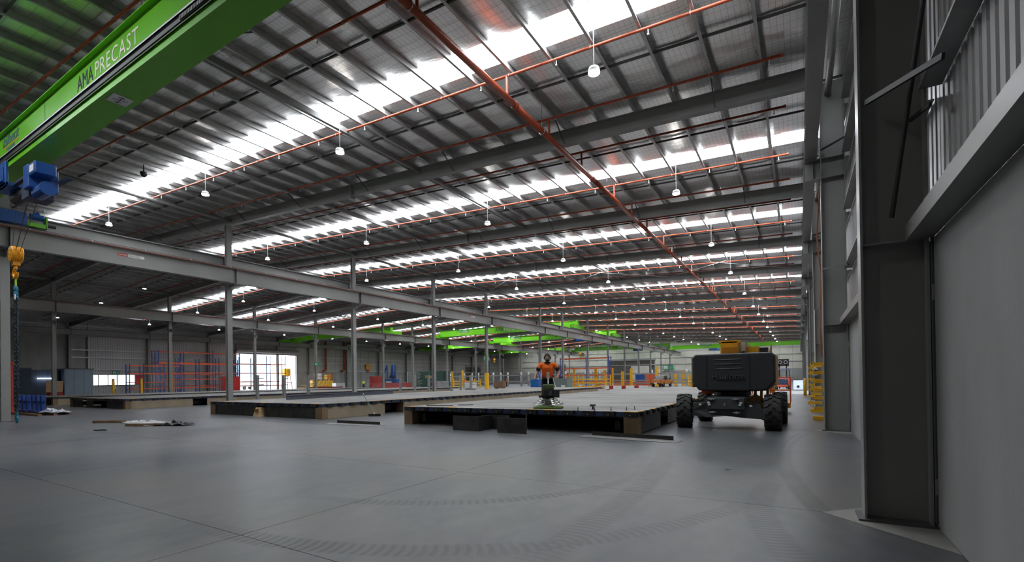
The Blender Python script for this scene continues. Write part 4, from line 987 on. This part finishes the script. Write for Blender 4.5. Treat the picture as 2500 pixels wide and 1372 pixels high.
for z in (2.11, 1.97, 1.83): MB().add([(-.36, -1.235, z-.012), (-.1, -1.235, z-.02), (.2, -1.235, z-.02), (.42, -1.235, z-.008), (.42, -1.215, z+.012), (-.36, -1.215, z+.008)], [(0, 1, 2, 3, 4, 5)]).build('vent_rib', black, cw)
for x in (-.58, .62): MB().box(x-.012, x+.012, -1.232, -1.215, 1.2, 2.2).build('shell_seam', black, cw)
text('embossed_lettering', 'Haulotte', .25, M('embossed_shell', (.075, .077, .085), .35, 0, .05), cw, (-.44, -1.23, 1.50), ext=.03, sx=1.05)
MB().box(1.24, 1.31, -1.1, .6, 1.3, 2.2).build('side_cowl', lifty, lf); MB().box(-1.05, -1.0, -1.1, .6, 1.25, 2.2).build('side_cowl', lifty, lf)
MB().box(-1.0, -.55, .4, 1.2, 1.0, 1.2).build('red_step', M('lift_red', (.45, .05, .02), .4, 0, .1), lf)
# boom knuckle and boom
kb = MB().box(-.22, .30, -.9, -.1, 2.27, 2.70).build('boom_knuckle', lifty, lf, bevel=.04)
MB().box(-.17, .25, -.93, -.90, 2.30, 2.48).build('access_panel', M('amber_panel', (.45, .17, .01), .4, 0, .1), kb)
for k in range(5): MB().tube((-.12+k*.07, -.85, 2.70), (-.10+k*.07, -.4, 2.74), .022, 6).build('hose_loop', black, kb)
MB().box(-.27, .35, -.9, -.7, 2.62, 2.70).build('knuckle_lip', lifty, kb)
MB().bar((.30, -.3, 2.52), (.75, 4.2, 2.1), .26, .30).build('main_boom', M('lift_cream', (.5, .45, .36), .5, 0, .1), lf)
MB().cbox((.85, 1.2, 2.42), (.3, .5, .22)).build('valve_block', black, lf); MB().cbox((.62, .2, 2.42), (.35, .6, .2)).build('boom_cover', lifty, lf)
MB().bar((.75, 4.2, 2.1), (.9, 6.6, .9), .16, .18).build('jib', lifty, lf)
MB().add([(1.02, .6, 2.3), (1.14, .6, 2.3), (1.14, .6, 2.62), (1.02, .65, 2.3), (1.14, .65, 2.3), (1.14, .65, 2.62)], [(0, 1, 2), (5, 4, 3), (0, 3, 4, 1), (1, 4, 5, 2), (2, 5, 3, 0)]).build('lift_lug', M('lug_tan', (.4, .22, .06), .5, 0, .1), lf)
# arms visible under the shell
for x in (.62, .80, .98): MB().bar((x, .6, .62), (x+.02, .7, 1.2), .07, .09).build('tower_link', lifty, lf)
MB().add([(.5, -.6, .62), (.95, -.6, .62), (.95, -.6, .9), (.75, -.6, 1.02), (.5, -.6, .9)], [(0, 1, 2, 3, 4)]).build('tower_base_plate', lifty, lf)
# basket in front
bk = MB()
x0, x1, y0, y1, zb = .05, 1.55, 6.3, 7.2, .42
for z in (.95, 1.5):
    for a, b_ in (((x0, y0), (x1, y0)), ((x1, y0), (x1, y1)), ((x1, y1), (x0, y1)), ((x0, y1), (x0, y0))): bk.tube((*a, z), (*b_, z), .022, 6)
for a in ((x0, y0), (x1, y0), (x1, y1), (x0, y1), ((x0+x1)/2, y0)): bk.tube((*a, zb), (*a, 1.5), .022, 6)
bk.build('basket_rail', orange, lf); fb = MB().box(x0, x1, y0, y1, zb-.22, zb).build('basket_floor', lifty, lf)
for k in range(4): MB().cbox((x1-.05-k*.05, y0-.004, zb-.11), (.02, .006, .2), (0, .6, 0)).build('hazard_stripe', black, fb)
# ------------------------------------------------------------------ wall side things near the aisle
for i, y in enumerate((20.0, 24.2, 31.0)):
    t = thing('cantilever_rack', 'yellow cantilever rack against the concrete wall, %s from the camera' % nth(i), 'rack', (.70, y, 0), 0, 'yellow racks along the wall')
    MB().box(.1, .25, -.08, .08, 0, 2.1).build('upright', steel, t); MB().box(-.32, .25, -.1, .1, 0, .14).build('foot', yellow, t)
    for k, z in enumerate((.35, .72, 1.0, 1.3, 1.62, 1.92)):
        MB().frustum((-.08, 0, z), (.42, .12), (-.08, 0, z+.11), (.42, .12)).box(-.32, -.28, -.05, .05, z+.1, z+.17).build('arm', yellow, t)
tag(MB().lathe([(.11, 0), (.11, 1.25), (.09, 1.31), (.02, 1.33)], 14, c=(.35, 43.6, 0)).build('bollard', yellow, smooth=True), 'yellow safety bollard beside the open wall door', 'bollard')
t = thing('power_socket_box', 'grey power outlet box on the third wall column', 'socket box', (.62, 25.9, 1.55))
MB().box(-.1, .08, -.16, .1, 0, .36).build('box', lampwhite, t, bevel=.02); MB().tube((-.0, -.2, .18), (0, -.16, .18), .09, 12).build('socket', black, t); MB().tube((0, 0, .36), (0, 0, 3), .02, 6).build('conduit', white, t)
t = thing('floor_cleaner', 'white and blue boxed machine by the far end of the aisle', 'machine', (-.15, 57.6, 0))
MB().box(-.45, .45, -.3, .3, .05, 1.05).build('body', M('pale_blue_case', (.55, .60, .68), .45, 0, .05), t, bevel=.06); MB().tube((0, -.32, .4), (0, -.3, .4), .14, 12).build('fan_port', black, t); MB().box(-.4, .4, -.2, .2, 1.05, 1.12).build('lid', black, t); MB().box(-.45, .45, -.3, .3, 0, .05).build('skid', black, t)
fk = thing('forklift', 'orange red forklift with tall black mast at the aisle end', 'forklift', (-1.6, 60.3, 0))
forkr = M('forklift_red', (.75, .10, .05), .4, 0, .1)
MB().box(-.75, .75, -1.0, 1.1, .3, 1.25).build('counterweight', forkr, fk, bevel=.08); MB().box(-.55, .55, -1.02, -.98, .55, 1.2).build('radiator_panel', dkblue, fk)
for s in (-1, 1):
    MB().box(s*.35-.07, s*.35+.07, 1.2, 1.4, .1, 3.3).build('mast_rail', black, fk); MB().bar((s*.68, -.7, 1.25), (s*.6, -.3, 2.2), .06, .06).bar((s*.68, .9, 1.25), (s*.6, .7, 2.2), .06, .06).build('guard_post', dkblue, fk)
    for y in (-.75, .8): MB().tube((s*.62-.13, y, .33), (s*.62+.13, y, .33), .33, 16).build('wheel', rubber, fk)
MB().box(-.75, .75, -.4, .8, 2.2, 2.3).build('overhead_guard', M('guard_blue', (.14, .15, .32), .5, 0, .1), fk); MB().box(-.6, .6, 1.2, 1.45, 2.6, 3.4).build('mast_carriage', black, fk)
for s in (-1, 1): MB().torus((s*.28, 1.15, 3.05), .16, .03, 'Y', 12, 5).build('chain_wheel', galv, fk)
MB().bar((-.1, -.95, 1.0), (.3, -1.0, 1.12), .05, .04).build('wiper_arm', white, fk)
# ------------------------------------------------------------------ pickup
pk = thing('pickup_truck', 'orange pickup truck parked beyond the worker bed', 'truck', (-19.0, 78.2, 0), -.10)
body_m = M('copper_paint', (.60, .20, .03), .3, .3, .05, 1, coat=.5); side_m = body_m
MB().prism([(-2.6, .45), (2.6, .45), (2.68, .8), (2.5, 1.02), (1.2, 1.12), (-2.6, 1.12)], (-.93, 0, 0), (.93, 0, 0), up=(0, 0, 1)).build('body', body_m, pk)
MB().prism([(-.55, 1.1), (1.5, 1.1), (.75, 1.75), (-.3, 1.8)], (-.78, 0, 0), (.78, 0, 0)).build('cab', M('dark_roof', (.02, .018, .02), .25, 0, 0), pk)
MB().box(-.6, .6, -.53, -.46, 1.2, 1.62).build('rear_window', M('bright_glass', (.3, .33, .35), .08, 0, 0), pk)
MB().box(-.72, .72, -2.66, -2.6, .62, 1.12).build('tailgate', body_m, pk, bevel=.02)
MB().box(-.12, .12, -2.68, -2.66, .86, .92).build('tailgate_handle', black, pk); MB().box(-.17, .17, -2.69, -2.66, .70, .78).build('badge', tagw, pk)
for s in (-1, 1):
    MB().box(s*.84-.1, s*.84+.1, -2.66, -2.58, .7, 1.1).build('tail_lamp', M('tail_red', (.5, .02, .02), .3, 0, 0), pk)
    MB().box(s*1.03-.1, s*1.03+.1, .7, .9, 1.15, 1.35).build('mirror', black, pk)
    for y in (-1.55, 1.65): MB().tube((s*.82-.12, y, .38), (s*.82+.12, y, .38), .38, 18).build('wheel', rubber, pk)
    MB().path([(s*.74, -.5, 1.15), (s*.74, -1.2, 1.6), (s*.74, -.3, 1.8)], .03, 6).build('sports_bar', black, pk)
MB().box(-.9, .9, -2.75, -2.6, .42, .6).build('bumper', black, pk); MB().box(-.22, .22, -2.77, -2.75, .48, .58).build('number_plate', tagw, pk)
# ------------------------------------------------------------------ cabins, racks and goods across the hall
cabm = M('cabin_blue', (.02, .036, .07), .5, 0, .1); cabl = M('cabin_pale_blue', (.20, .25, .31), .5, 0, .06, 1)
def cabin(label, x0, x1, y0, y1, h, sidem, frontm):
    t = thing('site_cabin', label, 'cabin', ((x0+x1)/2, (y0+y1)/2, 0)); w, l = (x1-x0)/2, (y1-y0)/2
    MB().box(-w, w, -l, l, .1, h-.1).build('walls', sidem, t); MB().box(-w-.08, w+.08, -l-.08, l+.08, h-.1, h).build('roof', steel_dk, t); MB().box(-w, w, -l, l, 0, .1).build('skid', black, t)
    n = max(3, int((y1-y0)/1.1))
    for k in range(n): MB().box(w, w+.03, -l+2*l*k/n+.01, -l+2*l*(k+1)/n-.01, .12, h-.12).build('wall_panel', frontm, t)
    return t
cabin('pale blue site cabin with flat roof by the far side wall', -83, -78, 22.2, 25.05, 3.65, cabm, cabl)
ca = cabin('dark blue site cabin nearest the left column', -84, -75.5, 13.5, 18.6, 3.6, cabm, cabm)
cabin('dark blue site cabin behind the leaning plywood sheet', -84.5, -79.2, 18.9, 22.0, 3.5, cabm, cabm)
tag(MB().box(-78.95, -78.85, 20.0, 21.5, 2.35, 2.45).build('tube_lamp', tube_em), 'short lit tube lamp on the dark blue cabin', 'lamp')
tag(MB().bar((-66, 17.4, 1.3), (-66.35, 17.4, 1.3), .01, .01).prism([(0, 0), (.05, 0), (-.25, 2.0), (-.3, 2.0)], (-65.6, 18.5, 0), (-65.6, 17.2, 0)).build('plywood_sheet', wood), 'tall plywood sheet leaning in front of the blue cabins', 'plywood')
tag(MB().box(-65.4, -64.6, 17.3, 18.3, 0, .8).box(-65.45, -64.55, 17.25, 18.35, .8, .86).build('tool_box', redp), 'dark red tool box below the leaning plywood', 'tool box')
def rack(label, x, d, ys, h, levels, hts=None, grp='pallet racks across the hall'):
    t = thing('pallet_rack', label, 'rack', (x, ys[0], 0), 0, grp)
    for i, y in enumerate(ys):
        hh = hts[i] if hts else h; f = MB()
        for dx in (0, d): f.box(dx-.05, dx+.05, y-ys[0]-.05, y-ys[0]+.05, 0, hh)
        z = .3; k = 0
        while z < hh-.9:
            f.bar((0 if k % 2 else d, y-ys[0], z), (d if k % 2 else 0, y-ys[0], z+.8), .03, .03); z += .8; k += 1
        f.build('upright_frame', blue, t)
    for a, b_ in zip(ys[:-1], ys[1:]):
        for z in levels:
            for dx in (0, d): MB().box(dx-.03, dx+.03, a-ys[0]+.05, b_-ys[0]-.05, z-.07, z+.07).build('beam', orange, t)
    return t
rack('low blue and orange pallet rack nearest the windows', -79, 1.1, [28.9, 30.5, 33.0, 35.2], 4.3, [.9, 1.8, 3.0, 4.1])
rack('blue and orange pallet rack at the middle of the far side', -82.5, 1.1, [33.8, 36.5, 39.4, 42.4, 45.4], 5.4, [.9, 2.2, 3.2, 4.6], [6.6, 5.5, 5.4, 5.6, 5.4])
rack('blue pallet rack with tall orange top beam', -86.5, 1.1, [35, 39, 43.5, 48], 6.0, [1.2, 3.0, 4.9, 6.6], [6.7, 6.7, 7.0, 6.8])
rack('pallet rack standing in the open doorway light', -84, 1.1, [46.5, 49.2, 52.2, 55.2], 5.9, [1.0, 1.7, 3.2, 4.8], [6.0, 5.9, 6.4, 6.4])
# yellow column guards by the racks
for i, (x, y) in enumerate(((-76.5, 26.6), (-76.2, 29.6), (-75.8, 33.0))):
    tag(MB().box(x-.12, x+.12, y-.12, y+.12, 0, 2.3).box(x-.2, x+.2, y-.2, y+.2, 0, .06).build('yellow_post', yellow), 'short yellow post in front of the low pallet rack, %s from the cabins' % nth(i), 'post', 'yellow posts by the low rack')
rd = thing('red_cabinet', 'red steel cabinet beside the blue pallet racks', 'cabinet', (-78, 42.3, 0))
MB().box(-.5, .5, -1.2, 1.2, .1, 2.6).build('body', redp, rd); 
for k in range(4): MB().box(.5, .53, -1.15, 1.15, .15+k*.6, .7+k*.6).build('drawer', M('bright_red', (.55, .02, .02), .4, 0, .1), rd)
MB().box(-.5, .5, -1.2, 1.2, 0, .1).build('plinth', black, rd)
# cantilever stanchions between the beds
for i, (y) in enumerate((19.8, 21.85, 23.9, 34.0, 36.0, 38.1, 43.5, 45.5)):
    t = thing('stanchion_rack', 'slim grey stanchion with short arms behind the beds, %s from the camera' % nth(i), 'rack', (-33, y, 0), 0, 'grey arm stanchions')
    MB().box(-.09, .09, -.09, .09, 0, 2.1).build('post', steel, t); MB().box(-.1, .9, -.14, .14, 0, .08).build('base', steel, t)
    for z in (.35, .95, 1.4, 1.85): MB().bar((.08, 0, z), (.75, 0, z+.03), .06, .05).build('arm', steel, t)
# green container
gc = thing('shipping_container', 'dark green shipping container with yellow lettering', 'container', (-69.9, 81, 0)); cg = M('container_green', (.012, .055, .042), .45, 0, .1)
v = MB()
for k in range(36): v.box(-3.5+k*.2, -3.5+k*.2+.12, -.03, .0, .2, 3.4)
MB().box(-3.6, 3.7, 0, 2.4, .1, 3.5).build('body', cg, gc); v.build('corrugation', cg, gc)
for x in (-3.6, 3.6): MB().box(x-.08, x+.08, -.06, .06, 0, 3.55).build('corner_post', cg, gc)
text('container_lettering', 'TITAN', .82, yellow, gc, (-1.3, -.05, 1.95), sx=.85, ext=.01); text('container_lettering', 'US', .82, yellow, gc, (.95, -.05, 1.95), sx=.6, ext=.01)
MB().box(.95, 1.05, -.06, -.03, 2.6, 3.1).box(.8, 1.2, -.06, -.03, 2.55, 2.62).build('lettering_mark', yellow, gc)
for x, z in ((-2.6, 1.4), (-2.2, 1.4), (-2.7, .8), (-2.3, .8), (-2.6, 2.9)): MB().box(x-.14, x+.14, -.05, -.03, z-.1, z+.1).build('decal', M('decal_olive', (.25, .30, .12), .6, 0, .1), gc)
for x in (-3.3, -2.95): MB().tube((x, -.08, .2), (x, -.08, 3.4), .035, 6).build('lock_rod', galv, gc)
MB().box(-6.4, -3.7, -.1, -.02, .1, 3.45).build('open_door', M('door_grey', (.22, .22, .21), .6, 0, .1), gc); MB().box(-6.45, -6.35, -.14, .02, .05, 3.5).build('door_edge', white, gc)
# red stacked beams, bins, timber, extractor
tag(MB().box(-67, -60.9, 49.6, 50.2, .0, .75).box(-67, -60.9, 49.55, 50.25, .66, .75).build('red_beam', redp), 'long red steel beam on the floor past the second column row', 'beam')
tag(MB().box(-78, -66, 71.8, 72.3, 0, 1.1).box(-78, -66, 71.7, 72.4, .98, 1.1).build('red_form', redp), 'long dark red steel form in front of the blue extractor', 'steel form')
tag(MB().box(-81.5, -77.8, 74.5, 75.3, .1, 2.5).box(-81.6, -77.7, 74.4, 75.4, 2.4, 2.55).box(-81.5, -77.8, 74.5, 75.3, 0, .1).build('red_bin', redp), 'square dark red steel bin against the far side wall', 'bin')
tag(MB().prism([(-.6, 0), (.6, 0), (.6, 1.2), (-.6, 1.2)], (-80, 63.8, 0), (-80, 66.0, 0)).build('silver_stack', white_galv), 'silver striped stack beside the worker in the yellow vest', 'sheet stack')
tp = thing('timber_pile', 'pile of pale timber boards and sheets by the far side wall', 'timber pile', (-80, 60.5, 0))
for k in range(7): MB().cbox((rnd.uniform(-.4, .4), -3+k*.2, .16+.12*k if k < 4 else .9), (2.2, 2.6, .11), (.0, 0, rnd.uniform(-.2, .2))).build('board', wood, tp)
MB().box(-1.2, 1.2, -4.4, -1.7, 0, .12).build('bearer', wood_dk, tp)
for k in range(4): MB().bar((-.8+.4*k, -.6+.3*k, .1), (-.2+.4*k, .6+.3*k, 2.0), .3, .06).build('leaning_board', wood, tp)
fx = thing('fume_extractor', 'blue fume extractor with two swivel arms near the far side wall', 'extractor', (-79.6, 79.5, 0))
MB().box(-2.4, 1.6, -.5, .5, 0, 1.9).build('base', M('extractor_blue', (.03, .10, .30), .45, 0, .1), fx, bevel=.05)
for x, e in ((-1.5, -2.9), (.2, -.4), (1.0, .7)):
    MB().tube((x, 0, 1.9), (x-.2, 0, 5.0), .19, 10).sphere((x-.2, 0, 5.0), .2, 10, 6).tube((x-.2, 0, 5.0), (e, 0, 2.6), .17, 10).build('duct_arm', hoistblue, fx)
    MB().lathe([(.2, 2.2), (.45, 1.9), (.45, 2.2), (.2, 2.6)], 12, c=(e, 0, .2)).build('hood', black, fx)
MB().box(-1.5, .2, -.6, -.5, .5, 1.4).build('white_panel', tagw, fx)
# machine by the open door
ms = thing('yellow_machine', 'yellow machine with safety rails beside the open side door', 'machine', (-86, 65.2, 0))
MB().box(-1, 1, -2.6, 2.4, .1, 1.8).build('body', yellow, ms, bevel=.05); MB().box(1.0, 1.02, -2.2, -.4, 2.0, 3.3).build('sign_board', tagw, ms); MB().box(-1, 1, -2.4, 2.2, 1.8, 2.0).build('deck', wood_dk, ms); MB().box(-.8, .8, -2.4, 2.2, 0, .1).build('base', black, ms)
for y in (-2.5, -.5, 1.2, 2.3): MB().tube((1, y, 1.8), (1, y, 3.4), .05, 6).build('rail_post', orange, ms)
for z in (2.6, 3.3): MB().tube((1, -2.5, z), (1, 2.3, z), .04, 6).build('rail', orange, ms)
MB().box(-.5, .5, 1.3, 2.2, 2.0, 3.0).build('control_head', yellow, ms)
ym = thing('yellow_mixer', 'yellow hopper on a tall frame standing in the open doorway', 'hopper', (-92.6, 61.9, 0))
MB().lathe([(.5, 2.7), (.85, 3.0), (.85, 4.2), (.75, 4.4)], 16).build('drum', yellow, ym)
for sx_ in (-1, 1):
    for sy in (-1, 1): MB().bar((sx_*.8, sy*.8, 0), (sx_*.45, sy*.45, 3.0), .14, .14).build('leg', M('mixer_frame', (.3, .15, .05), .5, 0, .1), ym)
MB().box(-.85, .85, -.85, .85, 1.4, 1.55).build('platform', orange, ym)
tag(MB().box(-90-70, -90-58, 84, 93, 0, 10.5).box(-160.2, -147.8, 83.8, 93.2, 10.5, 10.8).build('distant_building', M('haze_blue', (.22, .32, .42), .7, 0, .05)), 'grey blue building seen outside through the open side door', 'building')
tr_ = thing('white_truck', 'white vehicle parked outside in the glare of the open side door', 'vehicle', (-104, 60, 0), .4)
MB().box(-1.1, 1.1, -3, 1.2, .7, 2.6).build('cargo_box', white, tr_, bevel=.05); MB().box(-1.05, 1.05, 1.3, 3, .6, 2.2).build('cab', white, tr_, bevel=.15)
MB().box(1.05, 1.07, 1.6, 2.6, 1.4, 2.0).build('side_window', black, tr_)
for s in (-1, 1):
    for y in (-2, 2.2): MB().tube((s*.95-.15, y, .42), (s*.95+.15, y, .42), .42, 14).build('wheel', rubber, tr_)
# red drop pipes, signs, conduits on the far side wall
for i, y in enumerate((69.2, 74.2)):
    t = thing('red_drop_pipe', 'thick red vertical drop pipe on the far side wall, %s from the open door' % nth(i), 'pipe', (XL+.6, y, 0), 0, 'red drop pipes')
    MB().tube((0, 0, 4.2), (0, 0, 10.5), .22, 12).build('riser', redpipe, t, smooth=True); MB().tube((0, .05, 4.2), (0, -.7, 3.85), .22, 12).build('elbow', redpipe, t)
    for z in (5.6, 7.5, 9.3): MB().tube((0, 0, z-.06), (0, 0, z+.06), .27, 12).build('flange', redpipe, t)
signg = M('exit_green', (.01, .30, .12), .5, 0, 0)
def exit_sign(label, x, y, z, w, ax='Y', em=True):
    t = thing('exit_sign', label, 'exit sign', (x, y, z)); h = w*.45
    bx = (lambda a0, a1, z0, z1, d0, d1: MB().box(d0, d1, a0, a1, z0, z1)) if ax == 'Y' else (lambda a0, a1, z0, z1, d0, d1: MB().box(a0, a1, -d1, -d0, z0, z1))
    bx(-w/2, w/2, -h/2, h/2, -.05, .05).build('box', signg, t); bx(-w*.42, -w*.02, -h*.36, h*.36, .05, .07).build('white_field', tagw, t)
    f = MB()   # running figure and arrow
    def p(a, b_, wd):
        (a0, z0), (a1, z1) = a, b_
        if ax == 'Y': f.bar((.075, a0*w, z0*h), (.075, a1*w, z1*h), .01, wd*h)
        else: f.bar((a0*w, -.075, z0*h), (a1*w, -.075, z1*h), wd*h, .01)
    p((-.22, .1), (-.24, -.12), .14); p((-.24, -.12), (-.32, -.3), .09); p((-.23, -.1), (-.14, -.26), .09); p((-.22, .08), (-.12, .0), .07); p((-.22, .2), (-.21, .27), .16)
    f.build('running_figure', signg, t)
    g_ = MB(); q = f; f = g_
    def p2(a, b_, wd):
        (a0, z0), (a1, z1) = a, b_
        if ax == 'Y': g_.bar((.06, a0*w, z0*h), (.06, a1*w, z1*h), .01, wd*h)
        else: g_.bar((a0*w, -.06, z0*h), (a1*w, -.06, z1*h), wd*h, .01)
    p2((.06, 0), (.4, 0), .12); p2((.4, 0), (.28, .25), .1); p2((.4, 0), (.28, -.25), .1)
    g_.build('arrow', tagw, t); return t
exit_sign('green and white exit sign high on the second column row', XB+.4, 88.6, 6.2, 2.2)
exit_sign('small pale green exit sign on the column past the side door', XB+.3, 44.9, 4.1, .9)
exit_sign('green exit sign above the strip windows', XL+.12, 31.6, 3.35, .9)
exit_sign('pale green exit sign on the dark end shutter', -33, YF-.5, 4.3, 3.0, 'X')
t = thing('hose_reel_sign', 'round orange symbol hanging on the far side wall', 'sign', (XL+.2, 81.6, 5.0))
MB().tube((0, 0, 0), (.08, 0, 0), .85, 20).build('disc', hookyel, t); MB().tube((.08, 0, 0), (.1, 0, 0), .5, 16).build('inner_ring', wood, t); MB().box(0, .1, -.3, .3, -1.3, -.8).build('pendant', orange, t)
# ------------------------------------------------------------------ stands and goods behind the beds
def onfloor(u, Y):   # helper: x of a viewing bearing at depth Y (bearing given as x/y)
    return u*Y
grp_w = 'white tube posts of the panel stands'
WP = [-.845, -.815, -.79, -.745, -.72, -.70, -.655, -.633, -.613, -.575, -.555, -.458, -.435, -.41, -.397, -.376, -.295, -.262, -.248, -.194, -.184, -.175, -.128, -.124, -.119, -.114, -.108, -.103]
for i, bx_ in enumerate(WP):
    y = 92 if i < 16 else 100
    x = -y*(-bx_)
    t = thing('panel_stand_post', 'white tube post of the panel stands behind the beds, %s from the green container' % nth(i), 'post', (x, y, 0), 0, grp_w)
    MB().lathe([(.19, .05), (.19, 3.0), (.17, 3.05), (.02, 3.06)], 12).build('tube', white, t, smooth=True); MB().box(-.2, .2, -.2, .2, 0, .05).build('foot_plate', steel, t)
for lab, x0, x1, y, zs in (('grey rail frame in front of the white post stands', -79, -37.5, 91.3, (2.35, .95)), ('grey rail frame between the tall yellow posts', -37, -10, 86, (2.2, 1.0, .5))):
    t = thing('rail_frame', lab, 'rail frame', ((x0+x1)/2, y, 0)); h = (x1-x0)/2
    for z in zs: MB().box(-h, h, -.08, .08, z-.12, z+.12).build('rail', steel, t)
    for k in range(5): MB().tube((-h+h*k/2, 0, 0), (-h+h*k/2, 0, zs[0]), .06, 6).build('post', steel, t)
YP = [(-.785, 88, 3.5), (-.75, 84, 3.6), (-.452, 80, 2.6), (-.437, 80, 3.3), (-.385, 80, 3.4), (-.365, 80, 2.9), (-.325, 80, 2.6), (-.348, 80, 3.2), (-.306, 82, 3.1), (-.252, 82.9, 3.3), (-.215, 88, 2.2), (-.200, 90, 2.6), (-.178, 92, 2.8), (-.143, 88, 3.0), (-.118, 92, 2.6)]
for i, (b_, y, h_) in enumerate(YP):
    t = thing('yellow_stand_post', 'tall yellow steel post among the stands, %s from the green container' % nth(i), 'post', (b_*y, y, 0), 0, 'yellow posts of the panel stands')
    MB().box(-.3, .3, -.25, .25, 0, .1).build('foot', yellow, t); MB().box(-.22, .22, -.15, .15, .1, h_).build('post', yellow, t); MB().box(-.25, .25, -.18, .18, h_*.55, h_*.55+.1).build('collar', yellow, t)
def stillage(label, x, y, w, d, m_, n=3, h=1.1):
    t = thing('stillage', label, 'stillage', (x, y, 0), 0, 'low stillages behind the beds')
    for k in range(n):
        z = .15+h*k/n
        for yy in (-d/2, d/2): MB().box(-w/2, w/2, yy-.06, yy+.06, z, z+.16).build('rail', m_, t)
    for sx_ in (-1, 0, 1):
        for yy in (-d/2, d/2): MB().box(sx_*w/2-.07, sx_*w/2+.07, yy-.07, yy+.07, 0, h+.25).build('leg', m_, t)
    return t
stillage('low yellow stillage behind the grey crate', -29.5, 70, 9, 2, yellow, 3, 1.7)
stillage('low yellow stillage right of the pickup truck', -14.2, 86, 4, 2, yellow, 3, 1.6)
stillage('low yellow stillage before the green container', -56, 76, 5, 2, yellow, 3, 1.5)
stillage('low orange stillage between the yellow posts', -27, 84, 10, 2, orange, 2, .9)
t = thing('pallet_rack', 'blue and orange rack standing behind the grey crate', 'rack', (-33.2, 76, 0), 0, 'racks behind the grey crate')
for k, x in enumerate((-2.6, 2.2, 6.2)):
    f = MB()
    for y in (0, 1.1): f.box(x-.06, x+.06, y-.06, y+.06, 0, 5.2)
    f.bar((x, 0, 1), (x, 1.1, 2), .04, .04).bar((x, 1.1, 2), (x, 0, 3), .04, .04).bar((x, 0, 3), (x, 1.1, 4), .04, .04).build('upright_frame', blue, t)
for z in (.9, 2.0, 3.2, 4.9):
    for y in (0, 1.1): MB().box(-2.6, 6.2, y-.04, y+.04, z-.09, z+.09).build('beam', orange, t)
gk = thing('grey_crate', 'large grey green steel crate behind the worker', 'crate', (-23.9, 50.5, 0))
cgm = M('crate_grey_green', (.16, .20, .19), .5, 0, .06)
MB().box(-1.25, 1.25, -.8, .8, .1, 1.48).build('body', cgm, gk); MB().box(-1.3, 1.3, -.85, .85, 1.48, 1.54).build('lid', M('crate_lid', (.25, .2, .16), .6, 0, .1), gk); MB().box(.55, 1.05, -.81, -.8, .55, .8).build('label_plate', tagw, gk)
for x in (-.9, .9): MB().box(x-.1, x+.1, -.8, .8, 0, .1).build('skid', black, gk)
bb = thing('blue_drum_box', 'bright blue steel box beside the worker', 'box', (-26.9, 50.3, 0))
MB().box(-.5, .55, -.5, .5, .1, 1.5).build('body', M('bright_blue', (.01, .13, .42), .4, 0, .08), bb, bevel=.03); MB().box(-.5, .55, -.5, .5, 0, .1).build('skid', black, bb)
for x in (-.25, .3): MB().tube((x, 0, 1.5), (x, 0, 1.75), .08, 8).build('filler', white, bb)
MB().bar((-.1, 0, 1.5), (.25, 0, 3.0), .18, .18).bar((.25, 0, 3.0), (.55, 0, 1.6), .18, .18).build('folded_arm', M('arm_blue', (.05, .12, .42), .5, 0, .1), bb)
wp = thing('white_container', 'white shipping container standing before the end wall shutter', 'container', (-32.2, 111, 0))
MB().box(-1.8, 1.8, 0, 2.4, .1, 4.2).build('body', cream, wp)
for k in range(9): MB().box(-1.7+k*.4, -1.5+k*.4, -.04, 0, .2, 4.1).build('rib', cream, wp)
MB().box(-1.8, 1.8, 0, 2.4, 0, .1).build('base', black, wp)
for i, (x, y, c_) in enumerate(((-24.5, 92, orange), (-26.5, 92.5, hoistblue), (-28, 78, wood), (-24, 66, wood), (-12.5, 84, wood), (-45, 62, white), (-49, 60, galv_dk), (-53, 64, redp), (-42, 66, wood_dk))):
    nm = ('orange', 'blue', 'pale timber', 'low pale timber', 'timber', 'white', 'grey', 'red', 'brown')[i]
    t = thing('goods_crate', '%s crate of goods on the floor behind the beds' % nm, 'crate', (x, y, 0), 0, 'crates behind the beds'); h_ = (2.3, 2.2, .7, .45, 1.0, 1.1, 1.4, 1.2, 1.2)[i]
    MB().box(-.8, .8, -.5, .5, .12, h_).build('body', c_, t)
    for x_ in (-.6, .6): MB().box(x_-.08, x_+.08, -.5, .5, 0, .12).build('skid', wood_dk, t)
    for k in range(3): MB().box(-.85+k*.8, -.75+k*.8, -.53, -.5, .12, h_).build('batten', c_, t)
# striped barrier at the end of the worker bed
sb = thing('striped_barrier', 'red and white striped barrier lying across the end of the worker bed', 'barrier', (-16.59, 45.6, 0))
for k in range(10): MB().box(k*.42, k*.42+.4, -.06, .06, .45, .78).build('stripe', (redp if k % 3 == 1 else tagw), sb)
for x in (.3, 2.1, 3.9): MB().box(x-.05, x+.05, -.3, .3, 0, .45).build('leg', steel, sb)
# red thing at the far left edge
tag(MB().box(-41.6, -40.9, 8.7, 9.3, .1, 3.0).box(-41.7, -40.8, 8.6, 9.4, 0, .1).box(-41.65, -40.85, 8.65, 9.35, 2.9, 3.05).build('red_locker', M('locker_red', (.45, .03, .02), .4, 0, .1)), 'tall red steel locker at the left edge behind the column', 'locker')
